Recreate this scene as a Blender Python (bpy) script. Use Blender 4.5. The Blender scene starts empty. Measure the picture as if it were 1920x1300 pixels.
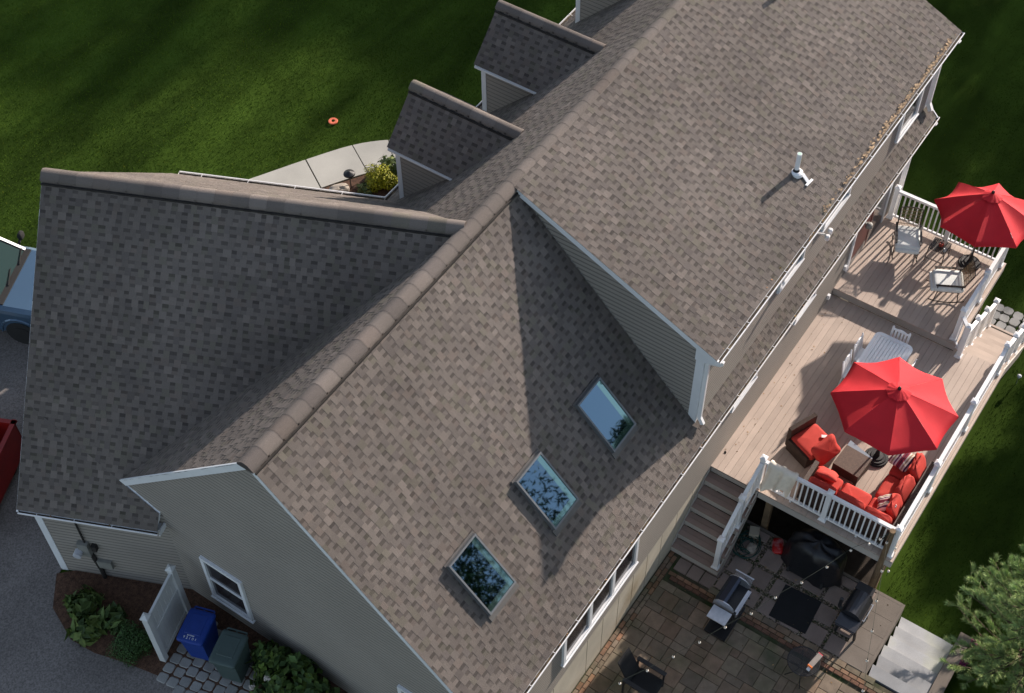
import bpy, math, random
import numpy as np
from mathutils import Vector, Matrix
R=math.radians
random.seed(7)
S=bpy.context.scene
COL=S.collection
# ---------------------------------------------------------------- camera, sky, sun, exposure
cam_d=bpy.data.cameras.new('camera'); cam=bpy.data.objects.new('camera',cam_d); COL.objects.link(cam); S.camera=cam
ph,ya,ro=R(51.9635),R(34.9879),R(-0.9908)
CAM=Vector((-7.789,-10.531,27.981))
F=Vector((math.cos(ya)*math.cos(ph),math.sin(ya)*math.cos(ph),-math.sin(ph)))
R0=Vector((math.sin(ya),-math.cos(ya),0)); U0=R0.cross(F)
cr,sr=math.cos(ro),math.sin(ro)
rt=R0*cr+U0*sr; up=U0*cr-R0*sr
mw=Matrix((rt,up,-F)).transposed().to_4x4(); mw.translation=CAM
cam.matrix_world=mw
cam_d.sensor_width=36; cam_d.lens=36*2679.73/1920; cam_d.clip_start=0.5; cam_d.clip_end=2000
W=bpy.data.worlds.new('World'); S.world=W; W.use_nodes=True
nt=W.node_tree; bg=nt.nodes['Background']; sky=nt.nodes.new('ShaderNodeTexSky')
SUN=Vector((.9225,-.141,.360)).normalized()
sky.sky_type='NISHITA'; sky.sun_disc=False; sky.sun_elevation=math.asin(SUN.z)
sky.sun_rotation=math.atan2(SUN.x,SUN.y); sky.air_density=1; sky.dust_density=1.2; sky.ozone_density=1
hs=nt.nodes.new('ShaderNodeHueSaturation'); hs.inputs['Saturation'].default_value=.70
nt.links.new(sky.outputs[0],hs.inputs['Color']); nt.links.new(hs.outputs[0],bg.inputs[0]); bg.inputs[1].default_value=0.110
sd=bpy.data.lights.new('sun','SUN'); sun=bpy.data.objects.new('sun',sd); COL.objects.link(sun)
sd.energy=4.3; sd.angle=R(.8); sd.color=(1,.87,.77); sun.rotation_euler=SUN.to_track_quat('Z','Y').to_euler()
sun.location=(40,-6,20)
S.view_settings.view_transform='Standard'; S.view_settings.look='None'; S.view_settings.gamma=1
S.view_settings.use_curve_mapping=False; S.view_settings.exposure=0.98
# ---------------------------------------------------------------- mesh builder
class MB:
    def __init__(s): s.v=[];s.f=[];s.c=[];s.sm=False;s.has=False
    def face(s,pts,col=None):
        b=len(s.v); s.v.extend(tuple(p) for p in pts); s.f.append(tuple(range(b,b+len(pts)))); s.c.append(col)
        if col is not None: s.has=True
    def grid(s,vs,fs,col=None):
        b=len(s.v); s.v.extend(tuple(p) for p in vs)
        for f in fs: s.f.append(tuple(i+b for i in f)); s.c.append(col)
        if col is not None: s.has=True
    def box(s,a,b,M=None,col=None,top=1.0):
        (x0,y0,z0),(x1,y1,z1)=a,b
        cx,cy=(x0+x1)/2,(y0+y1)/2
        P=[(x0,y0,z0),(x1,y0,z0),(x1,y1,z0),(x0,y1,z0)]+[(cx+(x-cx)*top,cy+(y-cy)*top,z1) for x,y in((x0,y0),(x1,y0),(x1,y1),(x0,y1))]
        if M is not None: P=[M@Vector(p) for p in P]
        s.grid(P,[(3,2,1,0),(4,5,6,7),(0,1,5,4),(1,2,6,5),(2,3,7,6),(3,0,4,7)],col)
        return s
    def bar(s,p0,p1,w,h,upv=(0,0,1),col=None):     # rectangular bar between two points
        p0,p1=Vector(p0),Vector(p1); d=(p1-p0); L=d.length; d=d/L; u=Vector(upv); r=d.cross(u)
        if r.length<1e-4: r=d.cross(Vector((1,0,0)))
        r.normalize(); u=r.cross(d).normalized()
        P=[p+r*a*w/2+u*b*h/2 for p in(p0,p1) for a,b in((-1,-1),(1,-1),(1,1),(-1,1))]
        s.grid(P,[(3,2,1,0),(4,5,6,7),(0,1,5,4),(1,2,6,5),(2,3,7,6),(3,0,4,7)],col); return s
    def tube(s,pts,r,n=8,col=None,cap=True):
        pts=[Vector(p) for p in pts]; rs=r if isinstance(r,(list,tuple)) else [r]*len(pts)
        vs=[];fs=[];ref=None
        for i,p in enumerate(pts):
            d=(pts[min(i+1,len(pts)-1)]-pts[max(i-1,0)]).normalized()
            if ref is None: ref=d.orthogonal().normalized()
            a=(ref-d*ref.dot(d)).normalized(); b=d.cross(a); ref=a
            for k in range(n):
                t=2*math.pi*k/n; vs.append(p+(a*math.cos(t)+b*math.sin(t))*rs[i])
        for i in range(len(pts)-1):
            for k in range(n):
                k2=(k+1)%n; fs.append((i*n+k,i*n+k2,(i+1)*n+k2,(i+1)*n+k))
        if cap: fs.append(tuple(range(n-1,-1,-1))); fs.append(tuple((len(pts)-1)*n+k for k in range(n)))
        s.grid(vs,fs,col); return s
    def lathe(s,prof,n=20,c=(0,0,0),col=None):     # prof: (r,z)
        vs=[];fs=[]
        for r,z in prof:
            for k in range(n):
                t=2*math.pi*k/n; vs.append((c[0]+r*math.cos(t),c[1]+r*math.sin(t),c[2]+z))
        for i in range(len(prof)-1):
            for k in range(n):
                k2=(k+1)%n; fs.append((i*n+k,i*n+k2,(i+1)*n+k2,(i+1)*n+k))
        fs.append(tuple(range(n-1,-1,-1))); fs.append(tuple((len(prof)-1)*n+k for k in range(n)))
        s.grid(vs,fs,col); return s
    def prism(s,poly,z0,z1,M=None,col=None):
        n=len(poly); P=[(x,y,z0) for x,y in poly]+[(x,y,z1) for x,y in poly]
        if M is not None: P=[M@Vector(p) for p in P]
        s.grid(P,[tuple(range(n-1,-1,-1)),tuple(range(n,2*n))]+[(i,(i+1)%n,n+(i+1)%n,n+i) for i in range(n)],col); return s
    def cushion(s,c,h,M=None,e=.35,n=14,seed=0,wr=.0,pinch=0,col=None):  # soft rounded box
        rnd=random.Random(seed); q=[rnd.uniform(0,6) for _ in range(6)]
        vs=[];fs=[]
        pw=lambda x,e:math.copysign(abs(x)**e,x)
        for i in range(n+1):
            a=-math.pi/2+math.pi*i/n
            for k in range(2*n):
                b=2*math.pi*k/(2*n)
                x=pw(math.cos(a),e)*pw(math.cos(b),e); y=pw(math.cos(a),e)*pw(math.sin(b),e); z=pw(math.sin(a),.8)
                if pinch: 
                    rr=min(1,abs(x*y)); z*=1-pinch*rr; x*=1+.06*rr; y*=1+.06*rr
                    m=1-pinch*.25*(1-abs(x*y)); x*=m if abs(x)>.7 else 1; y*=m if abs(y)>.7 else 1
                w=1+wr*(math.sin(5*x+q[0])*math.sin(6*y+q[1])+.6*math.sin(11*x+7*y+q[2])+.5*math.sin(17*y-9*x+q[3]))
                p=Vector((c[0]+x*h[0],c[1]+y*h[1],c[2]+z*h[2]*w))
                vs.append(M@p if M is not None else p)
        m=2*n
        for i in range(n):
            for k in range(m): fs.append((i*m+k,i*m+(k+1)%m,(i+1)*m+(k+1)%m,(i+1)*m+k))
        s.grid(vs,fs,col); s.sm=True; return s
def clip(poly,n,k):
    out=[];m=len(poly)
    for i in range(m):
        a,b=poly[i],poly[(i+1)%m]; da=n.dot(a)-k; db=n.dot(b)-k
        if da>=0: out.append(a)
        if (da>=0)!=(db>=0): out.append(a+(b-a)*(da/(da-db)))
    return out
def clipall(poly,planes):
    for n,k in planes:
        poly=clip(poly,n,k)
        if len(poly)<3: return None
    return poly
def mesh_of(mb,name,mat,off=(0,0,0)):
    me=bpy.data.meshes.new(name)
    o=Vector(off)
    me.from_pydata([(v[0]-o.x,v[1]-o.y,v[2]-o.z) for v in mb.v],[],mb.f)
    if mb.has:
        at=me.color_attributes.new('Col','FLOAT_COLOR','CORNER'); arr=[]
        for f,c in zip(mb.f,mb.c):
            c=c or (1,1,1); arr.extend((c[0],c[1],c[2],1)*len(f))
        at.data.foreach_set('color',arr)
    if mb.sm: me.polygons.foreach_set('use_smooth',[True]*len(me.polygons))
    me.materials.append(mat); me.update(); return me
OFF={}
def tag(o,label,cat,group=None,kind=None):
    if label: o['label']=label
    if cat: o['category']=cat
    if group: o['group']=group
    if kind: o['kind']=kind
    return o
def thing(name,label,cat,loc=(0,0,0),rz=0,group=None,world=False):
    o=bpy.data.objects.new(name,None); COL.objects.link(o); o.location=loc; o.rotation_euler=(0,0,rz)
    o.empty_display_size=.2; tag(o,label,cat,group)
    if world: OFF[o.name]=tuple(loc)
    return o
def part(mb,name,mat,parent=None,kind=None,label=None):
    off=(0,0,0)
    if parent is not None:
        r=parent
        while r.parent is not None: r=r.parent
        off=OFF.get(r.name,(0,0,0))
    o=bpy.data.objects.new(name,mesh_of(mb,name,mat,off)); COL.objects.link(o)
    if parent is not None: o.parent=parent
    if kind: o['kind']=kind
    if label: o['label']=label
    return o
def copy_tree(o,parent=None):
    c=o.copy(); COL.objects.link(c)
    if parent is not None: c.parent=parent
    for ch in list(o.children): copy_tree(ch,c)
    return c
def place(proto,used,loc,rz,label,group=None):
    o=proto if not used else copy_tree(proto)
    o.location=loc; o.rotation_euler=(0,0,rz); o['label']=label
    if group: o['group']=group
    return o
# ---------------------------------------------------------------- materials
def M_(name,col,rough=.75,var=.12,vs=2.0,bump=0,bs=80,attr=False,rnd=0,metal=0,spec=.4,fine=0,fs=300,col2=None,c2s=1.0,c2t=.5,coat=0,det=3):
    m=bpy.data.materials.new(name); m.use_nodes=True; t=m.node_tree; N=t.nodes; L=t.links; b=N['Principled BSDF']
    b.inputs['Roughness'].default_value=rough; b.inputs['Metallic'].default_value=metal
    b.inputs['Specular IOR Level'].default_value=spec; b.inputs['Coat Weight'].default_value=coat
    tc=N.new('ShaderNodeTexCoord')
    def noise(sc,d=3):
        n=N.new('ShaderNodeTexNoise'); n.inputs['Scale'].default_value=sc; n.inputs['Detail'].default_value=d; L.new(tc.outputs['Object'],n.inputs['Vector']); return n.outputs['Fac']
    rgb=N.new('ShaderNodeRGB'); rgb.outputs[0].default_value=(*col,1); cur=rgb.outputs[0]
    def mix(a,bb,f,mode='MIX'):
        x=N.new('ShaderNodeMix'); x.data_type='RGBA'; x.blend_type=mode
        if hasattr(f,'links'): L.new(f,x.inputs[0])
        else: x.inputs[0].default_value=f
        for v,i in((a,6),(bb,7)):
            if hasattr(v,'links'): L.new(v,x.inputs[i])
            else: x.inputs[i].default_value=(*v,1)
        return x.outputs[2]
    def rng(v,a,bb,lo=.3,hi=.7):
        r=N.new('ShaderNodeMapRange'); r.inputs[1].default_value=lo; r.inputs[2].default_value=hi; r.inputs[3].default_value=a; r.inputs[4].default_value=bb; L.new(v,r.inputs[0]); return r.outputs[0]
    if col2 is not None: cur=mix(cur,col2,rng(noise(c2s,5),0,1,c2t-.12,c2t+.12))
    if attr:
        a=N.new('ShaderNodeVertexColor'); a.layer_name='Col'; cur=mix(cur,a.outputs[0],1,'MULTIPLY')
    def mulval(cur,val):
        c=N.new('ShaderNodeCombineColor')
        for i in range(3): L.new(val,c.inputs[i])
        return mix(cur,c.outputs[0],1,'MULTIPLY')
    if var: cur=mulval(cur,rng(noise(vs,det),1-var,1+var))
    if fine: cur=mulval(cur,rng(noise(fs,2),1-fine,1+fine))
    if rnd:
        oi=N.new('ShaderNodeObjectInfo'); cur=mulval(cur,rng(oi.outputs['Random'],1-rnd,1+rnd,0,1))
    L.new(cur,b.inputs['Base Color'])
    if bump:
        bp=N.new('ShaderNodeBump'); bp.inputs['Strength'].default_value=bump; bp.inputs['Distance'].default_value=.01
        L.new(noise(bs,4),bp.inputs['Height']); L.new(bp.outputs[0],b.inputs['Normal'])
    return m
mt={}
mt['shingle']=M_('asphalt_shingle',(.137,.119,.107),.92,.16,.40,.5,260,attr=True,fine=.22,fs=170,spec=.2)
mt['siding']=M_('vinyl_siding',(.290,.266,.236),.6,.05,.8,.05,30,spec=.3,attr=True)
mt['white']=M_('white_trim',(.72,.74,.76),.45,.05,1.5,spec=.4)
mt['whiterail']=M_('white_vinyl_rail',(.80,.81,.82),.4,.03,2,spec=.45)
mt['gutter']=M_('gutter_metal',(.78,.78,.78),.35,.05,2)
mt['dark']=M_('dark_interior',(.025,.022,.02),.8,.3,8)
mt['debris']=M_('leaf_litter',(.30,.21,.11),.9,.3,10,attr=True)
mt['gutterfill']=M_('dark_gutter_fill',(.035,.026,.018),.9,.4,14,.5,40,col2=(.12,.09,.05),c2s=6,c2t=.62)
mt['concrete']=M_('foundation_concrete',(.47,.43,.345),.9,.12,1.5,.3,60,fine=.06,fs=120,col2=(.34,.27,.17),c2s=.7,c2t=.62)
mt['deck']=M_('composite_deck_board',(.45,.365,.305),.75,.08,2,.25,90,rnd=.08,fine=.07,fs=110)
mt['deckfascia']=M_('deck_fascia',(.42,.39,.355),.7,.06,3)
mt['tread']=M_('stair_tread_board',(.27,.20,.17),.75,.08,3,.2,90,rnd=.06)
mt['glassdark']=M_('window_screen_glass',(.03,.026,.03),.12,.1,3,spec=.6)
mt['maroon']=M_('maroon_painted_door',(.10,.012,.012),.4,.15,3)
mt['red']=M_('red_canvas',(.56,.012,.022),.8,.06,3,.35,120,fine=.08,fs=260)
mt['redc']=M_('brick_red_cushion_fabric',(.50,.045,.032),.85,.08,5,.3,70,fine=.06,fs=220)
mt['wicker']=None
mt['blackm']=M_('black_painted_metal',(.018,.018,.02),.35,.1,5)
mt['bronze']=M_('dark_bronze_frame',(.035,.028,.024),.4,.15,6)
mt['castiron']=M_('cast_iron_black',(.016,.016,.018),.65,.2,8,.5,60)
mt['rattan']=M_('woven_tan_mesh',(.23,.16,.085),.7,.2,20,.5,200,fine=.25,fs=220)
mt['cushw']=M_('pale_cushion_fabric',(.74,.78,.76),.9,.06,5,.2,60)
mt['whitepl']=M_('white_resin',(.84,.86,.88),.4,.02,2)
mt['stainless']=M_('brushed_stainless',(.50,.52,.56),.3,.12,6,metal=.75)
mt['stainlessp']=M_('pale_metal_shelf',(.55,.57,.62),.4,.1,9,metal=.2)
mt['cover']=M_('black_vinyl_cover',(.012,.013,.016),.38,.2,3,.6,8)
mt['mat']=M_('black_rubber_mat',(.012,.013,.015),.95,.15,4,.3,90)
mt['paver']=M_('concrete_paver',(.190,.150,.112),.92,.16,6,.5,70,attr=True,fine=.14,fs=90,col2=(.10,.10,.06),c2s=1.1,c2t=.60)
mt['slab']=M_('patio_slab',(.23,.18,.155),.92,.12,3,.4,70,rnd=.10,fine=.1,fs=90)
mt['sand']=M_('joint_sand',(.070,.062,.042),1,.3,5,.5,90,col2=(.03,.05,.015),c2s=2.2,c2t=.56)
mt['gravel']=M_('pea_gravel',(.22,.19,.155),.95,.3,30,1,120,attr=True)
mt['coping']=M_('bluestone_coping',(.165,.142,.12),.95,.12,2,.3,80,fine=.12,fs=100)
mt['stone']=M_('cobble_stone',(.26,.26,.25),.9,.15,5,.4,60,rnd=.14,fine=.12,fs=90)
mt['step']=M_('granite_step',(.34,.35,.36),.9,.16,1.4,.3,50,rnd=.22,fine=.10,fs=110,col2=(.34,.36,.27),c2s=.9,c2t=.63)
mt['asphalt']=M_('driveway_asphalt',(.160,.146,.138),.92,.20,.6,.6,130,fine=.34,fs=32)
mt['walk']=M_('walkway_concrete',(.40,.39,.35),.92,.08,1.2,.3,80,fine=.10,fs=90)
mt['mulch']=M_('bark_mulch',(.085,.045,.028),1,.35,12,1,70,fine=.4,fs=45)
mt['soil']=M_('bare_soil',(.035,.028,.022),1,.35,4,.8,40)
mt['lawn']=M_('lawn_grass',(.043,.077,.011),1,.22,.9,.15,160,fine=.25,fs=120,spec=.02,col2=(.020,.037,.006),c2s=.28,c2t=.5)
mt['blade']=M_('grass_blade',(.064,.122,.012),.9,.22,.45,attr=True,col2=(.034,.068,.008),c2s=.33,c2t=.52,spec=.04)
mt['leaf']=M_('shrub_leaf',(.05,.10,.025),.6,.2,6,attr=True,spec=.3)
mt['bark']=M_('tree_bark',(.09,.065,.045),.95,.3,8,.8,30)
mt['needle']=M_('pine_needle',(.24,.33,.16),.65,.2,2,attr=True,spec=.25)
mt['wood']=M_('weathered_post_wood',(.17,.115,.065),.9,.25,6,.5,60)
mt['cord']=M_('dark_cable',(.02,.03,.022),.6,0)
mt['hose']=M_('green_hose',(.01,.055,.045),.5,.1,5)
mt['bulb']=M_('frosted_bulb_glass',(.85,.78,.68),.25,0,spec=.6)
mt['bluepl']=M_('blue_cart_plastic',(.004,.035,.23),.5,.08,4)
mt['greenpl']=M_('grey_green_cart_plastic',(.055,.085,.082),.55,.08,4)
mt['truck']=M_('blue_truck_paint',(.065,.12,.19),.25,.03,1,metal=.35,coat=.6)
mt['rubber']=M_('tyre_rubber',(.02,.02,.02),.9,.1,5)
mt['redmetal']=M_('red_container_paint',(.22,.008,.006),.4,.15,3)
mt['towel']=M_('sheer_cream_towel',(.80,.73,.62),.95,.08,6,.4,60)
mt['rockm']=M_('garden_rock',(.34,.30,.25),.95,.15,6,.6,20)
mt['flash']=M_('skylight_flashing',(.12,.115,.11),.5,.15,5,metal=.3)
mt['frame_grey']=M_('skylight_frame_metal',(.16,.17,.18),.4,.08,5,metal=.3)
mt['innerblind']=M_('skylight_shaft_white',(.45,.62,.52),.8,.1,3)
mt['blackrub']=M_('pipe_boot_rubber',(.02,.02,.022),.6,0)
mt['orange']=M_('orange_plastic',(.85,.20,.10),.5,.03,3)
mt['box']=M_('grey_carton',(.25,.22,.20),.8,.1,5)
mt['pinkred']=M_('pink_red_print',(.75,.06,.09),.6,0)
mt['orangep']=M_('orange_print',(.70,.17,.03),.6,0)
mt['metergrey']=M_('meter_grey',(.22,.22,.20),.5,.1,6)
mt['amber']=M_('terracotta_pot',(.25,.03,.02),.6,.1,6)
mt['magenta']=M_('plum_petals',(.10,.012,.05),.7,.3,8,attr=True)
mt['palewood']=M_('pale_blocks',(.42,.37,.28),.9,.1,5)
# mowing direction: the colour drift of the grass is drawn out along one direction
for k_ in('lawn','blade'):
    t_=mt[k_].node_tree; tc_=[n for n in t_.nodes if n.type=='TEX_COORD'][0]; mp_=t_.nodes.new('ShaderNodeMapping'); mp_.inputs['Rotation'].default_value=(0,0,R(35)); mp_.inputs['Scale'].default_value=(.45,2.6,1)
    t_.links.new(tc_.outputs['Object'],mp_.inputs['Vector'])
    for n in t_.nodes:
        if n.type=='TEX_NOISE' and n.inputs['Scale'].default_value<.5: n.inputs['Detail'].default_value=4; t_.links.new(mp_.outputs[0],n.inputs['Vector'])
# wicker: woven pattern by wave textures
def wicker():
    m=M_('dark_wicker',(.050,.028,.020),.6,.25,12,spec=.4); t=m.node_tree; N=t.nodes; L=t.links
    tc=[n for n in N if n.type=='TEX_COORD'][0]; w=N.new('ShaderNodeTexWave'); w.inputs['Scale'].default_value=22; w.inputs['Distortion'].default_value=1.5
    L.new(tc.outputs['Object'],w.inputs['Vector']); b=N.new('ShaderNodeBump'); b.inputs['Strength'].default_value=.8; b.inputs['Distance'].default_value=.01
    L.new(w.outputs['Fac'],b.inputs['Height']); L.new(b.outputs[0],N['Principled BSDF'].inputs['Normal']); return m
mt['wicker']=wicker()
def stripes():
    m=M_('striped_pillow_fabric',(.7,.6,.55),.85,0); t=m.node_tree; N=t.nodes; L=t.links; b=N['Principled BSDF']
    tc=[n for n in N if n.type=='TEX_COORD'][0]; sp=N.new('ShaderNodeSeparateXYZ'); L.new(tc.outputs['Object'],sp.inputs[0])
    mr=N.new('ShaderNodeMapRange'); mr.inputs[1].default_value=-.24; mr.inputs[2].default_value=.24; L.new(sp.outputs[0],mr.inputs[0])
    cr_=N.new('ShaderNodeValToRGB'); cr_.color_ramp.interpolation='CONSTANT'; e=cr_.color_ramp
    cols=[(.62,.57,.50),(.07,.02,.08),(.62,.57,.50),(.30,.22,.14),(.62,.57,.5),(.26,.02,.05),(.10,.012,.03),(.26,.02,.05),(.60,.50,.48),(.13,.02,.10),(.62,.57,.50),(.33,.24,.15),(.62,.57,.50),(.20,.02,.06),(.6,.55,.5)]
    e.elements[0].color=(*cols[0],1); e.elements[0].position=0; e.elements[1].position=1/len(cols); e.elements[1].color=(*cols[1],1)
    for i in range(2,len(cols)): el=e.elements.new(i/len(cols)); el.color=(*cols[i],1)
    L.new(mr.outputs[0],cr_.inputs[0]); L.new(cr_.outputs[0],b.inputs['Base Color']); return m
mt['stripe']=stripes()
# mirror-like skylight and car glass
def glassy(name,base,rough=.03,spec=.5,met=0.0,ior=1.7):
    m=M_(name,base,rough,0,spec=spec,metal=met); b=m.node_tree.nodes['Principled BSDF']; b.inputs['IOR'].default_value=ior; return m
mt['skyglass']=glassy('skylight_glass',(.100,.160,.225),.02,.5,1.0)
mt['tintglass']=glassy('tinted_windscreen',(.01,.03,.028),.06,.4,0,1.4)
mt['tableglass']=glassy('pale_glass_top',(.30,.36,.42),.08,.6)
mt['jar']=glassy('clear_glass_jar',(.35,.38,.40),.08,.6)

V=Vector
# ================================================================ GEOMETRY CONSTANTS (metres; x along the ridge, -y to the garden side)
H=9.321; WALL=4.159; EAVE=4.56; XE=18.34; DX=7.252; DWY=4.256; DEY=4.547; MD=.45
gO=V((2.761,7.281,0)); gU=V((.4046,-.9145,0)); gV=V((.9145,.4046,0)); gH=9.342; gD=4.54; gW=4.279; ZG=2.13
P_MAINF=(V((0,1,1)),H)           # z+y=H front plane
def ang(d): return math.atan2(d.y,d.x)
# ================================================================ HOUSE
house=thing('house','tan clapboard house under brown shingled roofs with three skylights beside a raised deck','house',(9,0,0),world=True)
E_=.143
def palette(rnd):
    r=rnd.random(); v=rnd.uniform(.89,1.11)
    if r<.14: c=(1.15,1.14,1.13)
    elif r<.26: c=(.88,.88,.90)
    elif r<.34: c=(1.03,.99,.97)
    elif r<.46: c=(.96,.99,.92)
    else: c=(1,1,1)
    return tuple(x*v for x in c)
def shingle_tabs(O,U,D,N,Lu,Ld,planes,seed,dark=.57):
    rnd=random.Random(seed); tabs=[]
    P=lambda u,d,h:O+U*u+D*d+N*h
    n=int(math.ceil(Ld/E_))
    for j in range(n):
        db=Ld-j*E_; dt=max(db-E_,0)-.012; u=-rnd.uniform(0,.3); cs=rnd.uniform(.97,1.03)
        jit=rnd.uniform(-.002,.002)
        while u<Lu:
            w=rnd.choice((.105,.115,.125,.135,.15))*rnd.uniform(.92,1.08); g=rnd.choice((.10,.11,.12,.13))*rnd.uniform(.92,1.08)
            u0,u1=max(u,0),min(u+w,Lu); c=palette(rnd); c=tuple(x*cs for x in c)
            fs=[]
            if u1-u0>.004:
                a,b=.003,.0080
                fs=[([P(u0,dt,a),P(u0,db+jit,b),P(u1,db+jit,b),P(u1,dt,a)],c),
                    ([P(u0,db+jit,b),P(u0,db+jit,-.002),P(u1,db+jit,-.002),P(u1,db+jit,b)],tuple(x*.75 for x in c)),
                    ([P(u0,dt,a),P(u0,dt,-.002),P(u0,db,-.002),P(u0,db,b)],c),([P(u1,dt,a),P(u1,db,b),P(u1,db,-.002),P(u1,dt,-.002)],c)]
                tabs.append((fs,P((u0+u1)/2,(dt+db)/2,0),True,u1-u0))
            u0,u1=max(u+w,0),min(u+w+g,Lu)
            if u1-u0>.004:
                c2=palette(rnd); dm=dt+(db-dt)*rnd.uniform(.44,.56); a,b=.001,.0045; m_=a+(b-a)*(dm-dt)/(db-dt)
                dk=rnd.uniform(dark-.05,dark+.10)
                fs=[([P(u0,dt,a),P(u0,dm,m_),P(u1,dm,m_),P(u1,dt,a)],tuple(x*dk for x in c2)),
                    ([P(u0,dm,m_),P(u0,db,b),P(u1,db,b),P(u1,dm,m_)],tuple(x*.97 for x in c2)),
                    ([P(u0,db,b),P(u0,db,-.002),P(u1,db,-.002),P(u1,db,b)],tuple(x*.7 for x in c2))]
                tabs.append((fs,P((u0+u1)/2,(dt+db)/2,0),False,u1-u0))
            u+=w+g
    if planes:
        out=[]
        for fs,c,r_,w in tabs:
            nf=[]
            for p,cc in fs:
                q=clipall(p,planes)
                if q: nf.append((q,cc))
            if nf: out.append((nf,c,r_,w))
        tabs=out
    return tabs
def roof(O,U,D,Lu,Ld,planes,seed,parent,name='roof_shingles',singles=0,extra=None):
    N=U.cross(D); N=N if N.z>0 else -N
    tabs=shingle_tabs(O,U,D,N,Lu,Ld,planes,seed)
    if singles:
        idx=sorted([i for i,t in enumerate(tabs) if t[2] and t[3]>.09],key=lambda i:(tabs[i][1]-CAM).length)[:singles]; ids=set(idx)
        for i in idx:
            mb=MB()
            for p,c in tabs[i][0]: mb.face(p,c)
            part(mb,'shingle',mt['shingle'],parent)
    else: ids=set()
    mb=MB()
    for i,t in enumerate(tabs):
        if i in ids: continue
        for p,c in t[0]: mb.face(p,c)
    q=clipall([O+U*0-N*.004,O+D*Ld-N*.004,O+U*Lu+D*Ld-N*.004,O+U*Lu-N*.004],planes)
    if q: mb.face(q,(.5,.5,.5))
    part(mb,name,mt['shingle'],parent,'stuff')
s2=math.sqrt(.5)
# rear slope: open part, and the strip left below the shed dormer
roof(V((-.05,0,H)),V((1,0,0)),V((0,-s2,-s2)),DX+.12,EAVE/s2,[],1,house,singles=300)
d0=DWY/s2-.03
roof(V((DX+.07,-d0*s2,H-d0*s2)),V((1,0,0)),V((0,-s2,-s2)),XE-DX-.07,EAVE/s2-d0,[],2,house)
# shed dormer roof
L_=math.hypot(1,MD); dd=V((0,-1/L_,-MD/L_))
roof(V((DX,0,H+.03)),V((1,0,0)),dd,18.29-DX,DEY*L_,[],3,house)
# front slope: main plane above garage plane
# garage near plane: z=gH+ (p-gO).gV (v<0) ; far: z=gH-(p-gO).gV
def gplane(side): # returns halfplane n,k for mainz-plane > garage plane, in points on the main front plane: z - (gH + s*v) >=0
    n=V((-side*gV.x,-side*gV.y,1)); return (n,gH-side*gO.dot(gV))
fO=V((-.05,0,H)); fD=V((0,s2,-s2))
vneg=(-gV,-gO.dot(gV)); vpos=(gV,gO.dot(gV))
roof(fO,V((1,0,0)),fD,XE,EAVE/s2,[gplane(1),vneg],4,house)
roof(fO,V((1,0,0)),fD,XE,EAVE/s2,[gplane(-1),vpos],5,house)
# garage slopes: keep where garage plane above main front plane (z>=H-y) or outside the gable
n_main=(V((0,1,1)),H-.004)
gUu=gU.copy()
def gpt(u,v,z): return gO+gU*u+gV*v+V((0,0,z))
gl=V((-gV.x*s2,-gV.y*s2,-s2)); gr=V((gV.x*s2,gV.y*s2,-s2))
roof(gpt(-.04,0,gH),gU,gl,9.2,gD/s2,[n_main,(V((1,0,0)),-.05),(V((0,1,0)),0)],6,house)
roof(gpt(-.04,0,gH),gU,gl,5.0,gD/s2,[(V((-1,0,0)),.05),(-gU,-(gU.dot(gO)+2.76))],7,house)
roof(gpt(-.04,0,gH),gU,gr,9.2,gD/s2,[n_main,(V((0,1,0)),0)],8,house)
# ridge caps
def caps(p0,p1,parent,n,wid=.155,drop=1.0,seed=0,drop2=None,lift=.03):
    rnd=random.Random(seed); d=(p1-p0); L=d.length; d.normalize(); side=V((d.y,-d.x,0))
    drop2=drop if drop2 is None else drop2; st=L/n
    for sd_,dr_ in((-1,drop),(1,drop2)):
        o_=wid+.012; vb=MB(); q0,q1=[q+side*(o_*sd_)+V((0,0,.012-dr_*o_)) for q in(p0,p1)]; vb.bar(q0,q1,.028,.045,(0,0,1)); part(vb,'ridge_vent_shadow_strip',mt['dark'],parent)  # dark strip at the vent edge, standing in for its shadow line
    for i in range(n):
        a=p0+d*(st*i); b=p0+d*(st*(i+1)+.035); c=palette(rnd); c=tuple(x*1.06 for x in c); mb=MB(); mb.sm=True
        prof=[]
        for t in(-1,-.72,-.4,-.12,.12,.4,.72,1):
            dr=(drop if t<0 else drop2); o=abs(t)*wid; z=lift+.030-dr*max(o-.035,0)*.93-(.012 if abs(t)<.2 else 0)
            prof.append((math.copysign(o,t),z))
        prof=[(prof[0][0],prof[0][1]-.05)]+prof+[(prof[-1][0],prof[-1][1]-.05)]
        vs=[a+side*o+V((0,0,z+.002)) for o,z in prof]+[b+side*o+V((0,0,z+.006)) for o,z in prof]
        n_=len(prof); mb.grid(vs,[(k,k+1,n_+k+1,n_+k) for k in range(n_-1)],c)
        mb.face([b+side*o+V((0,0,z+.006)) for o,z in prof],tuple(x*.6 for x in c)); mb.face([a+side*o+V((0,0,z+.002)) for o,z in prof],tuple(x*.8 for x in c))
        part(mb,'ridge_cap_shingle',mt['shingle'],parent)
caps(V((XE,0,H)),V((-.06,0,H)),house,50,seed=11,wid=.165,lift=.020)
caps(gpt(-.05,0,gH),gpt(7.86,0,gH),house,24,seed=12,wid=.16,lift=.020)
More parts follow.
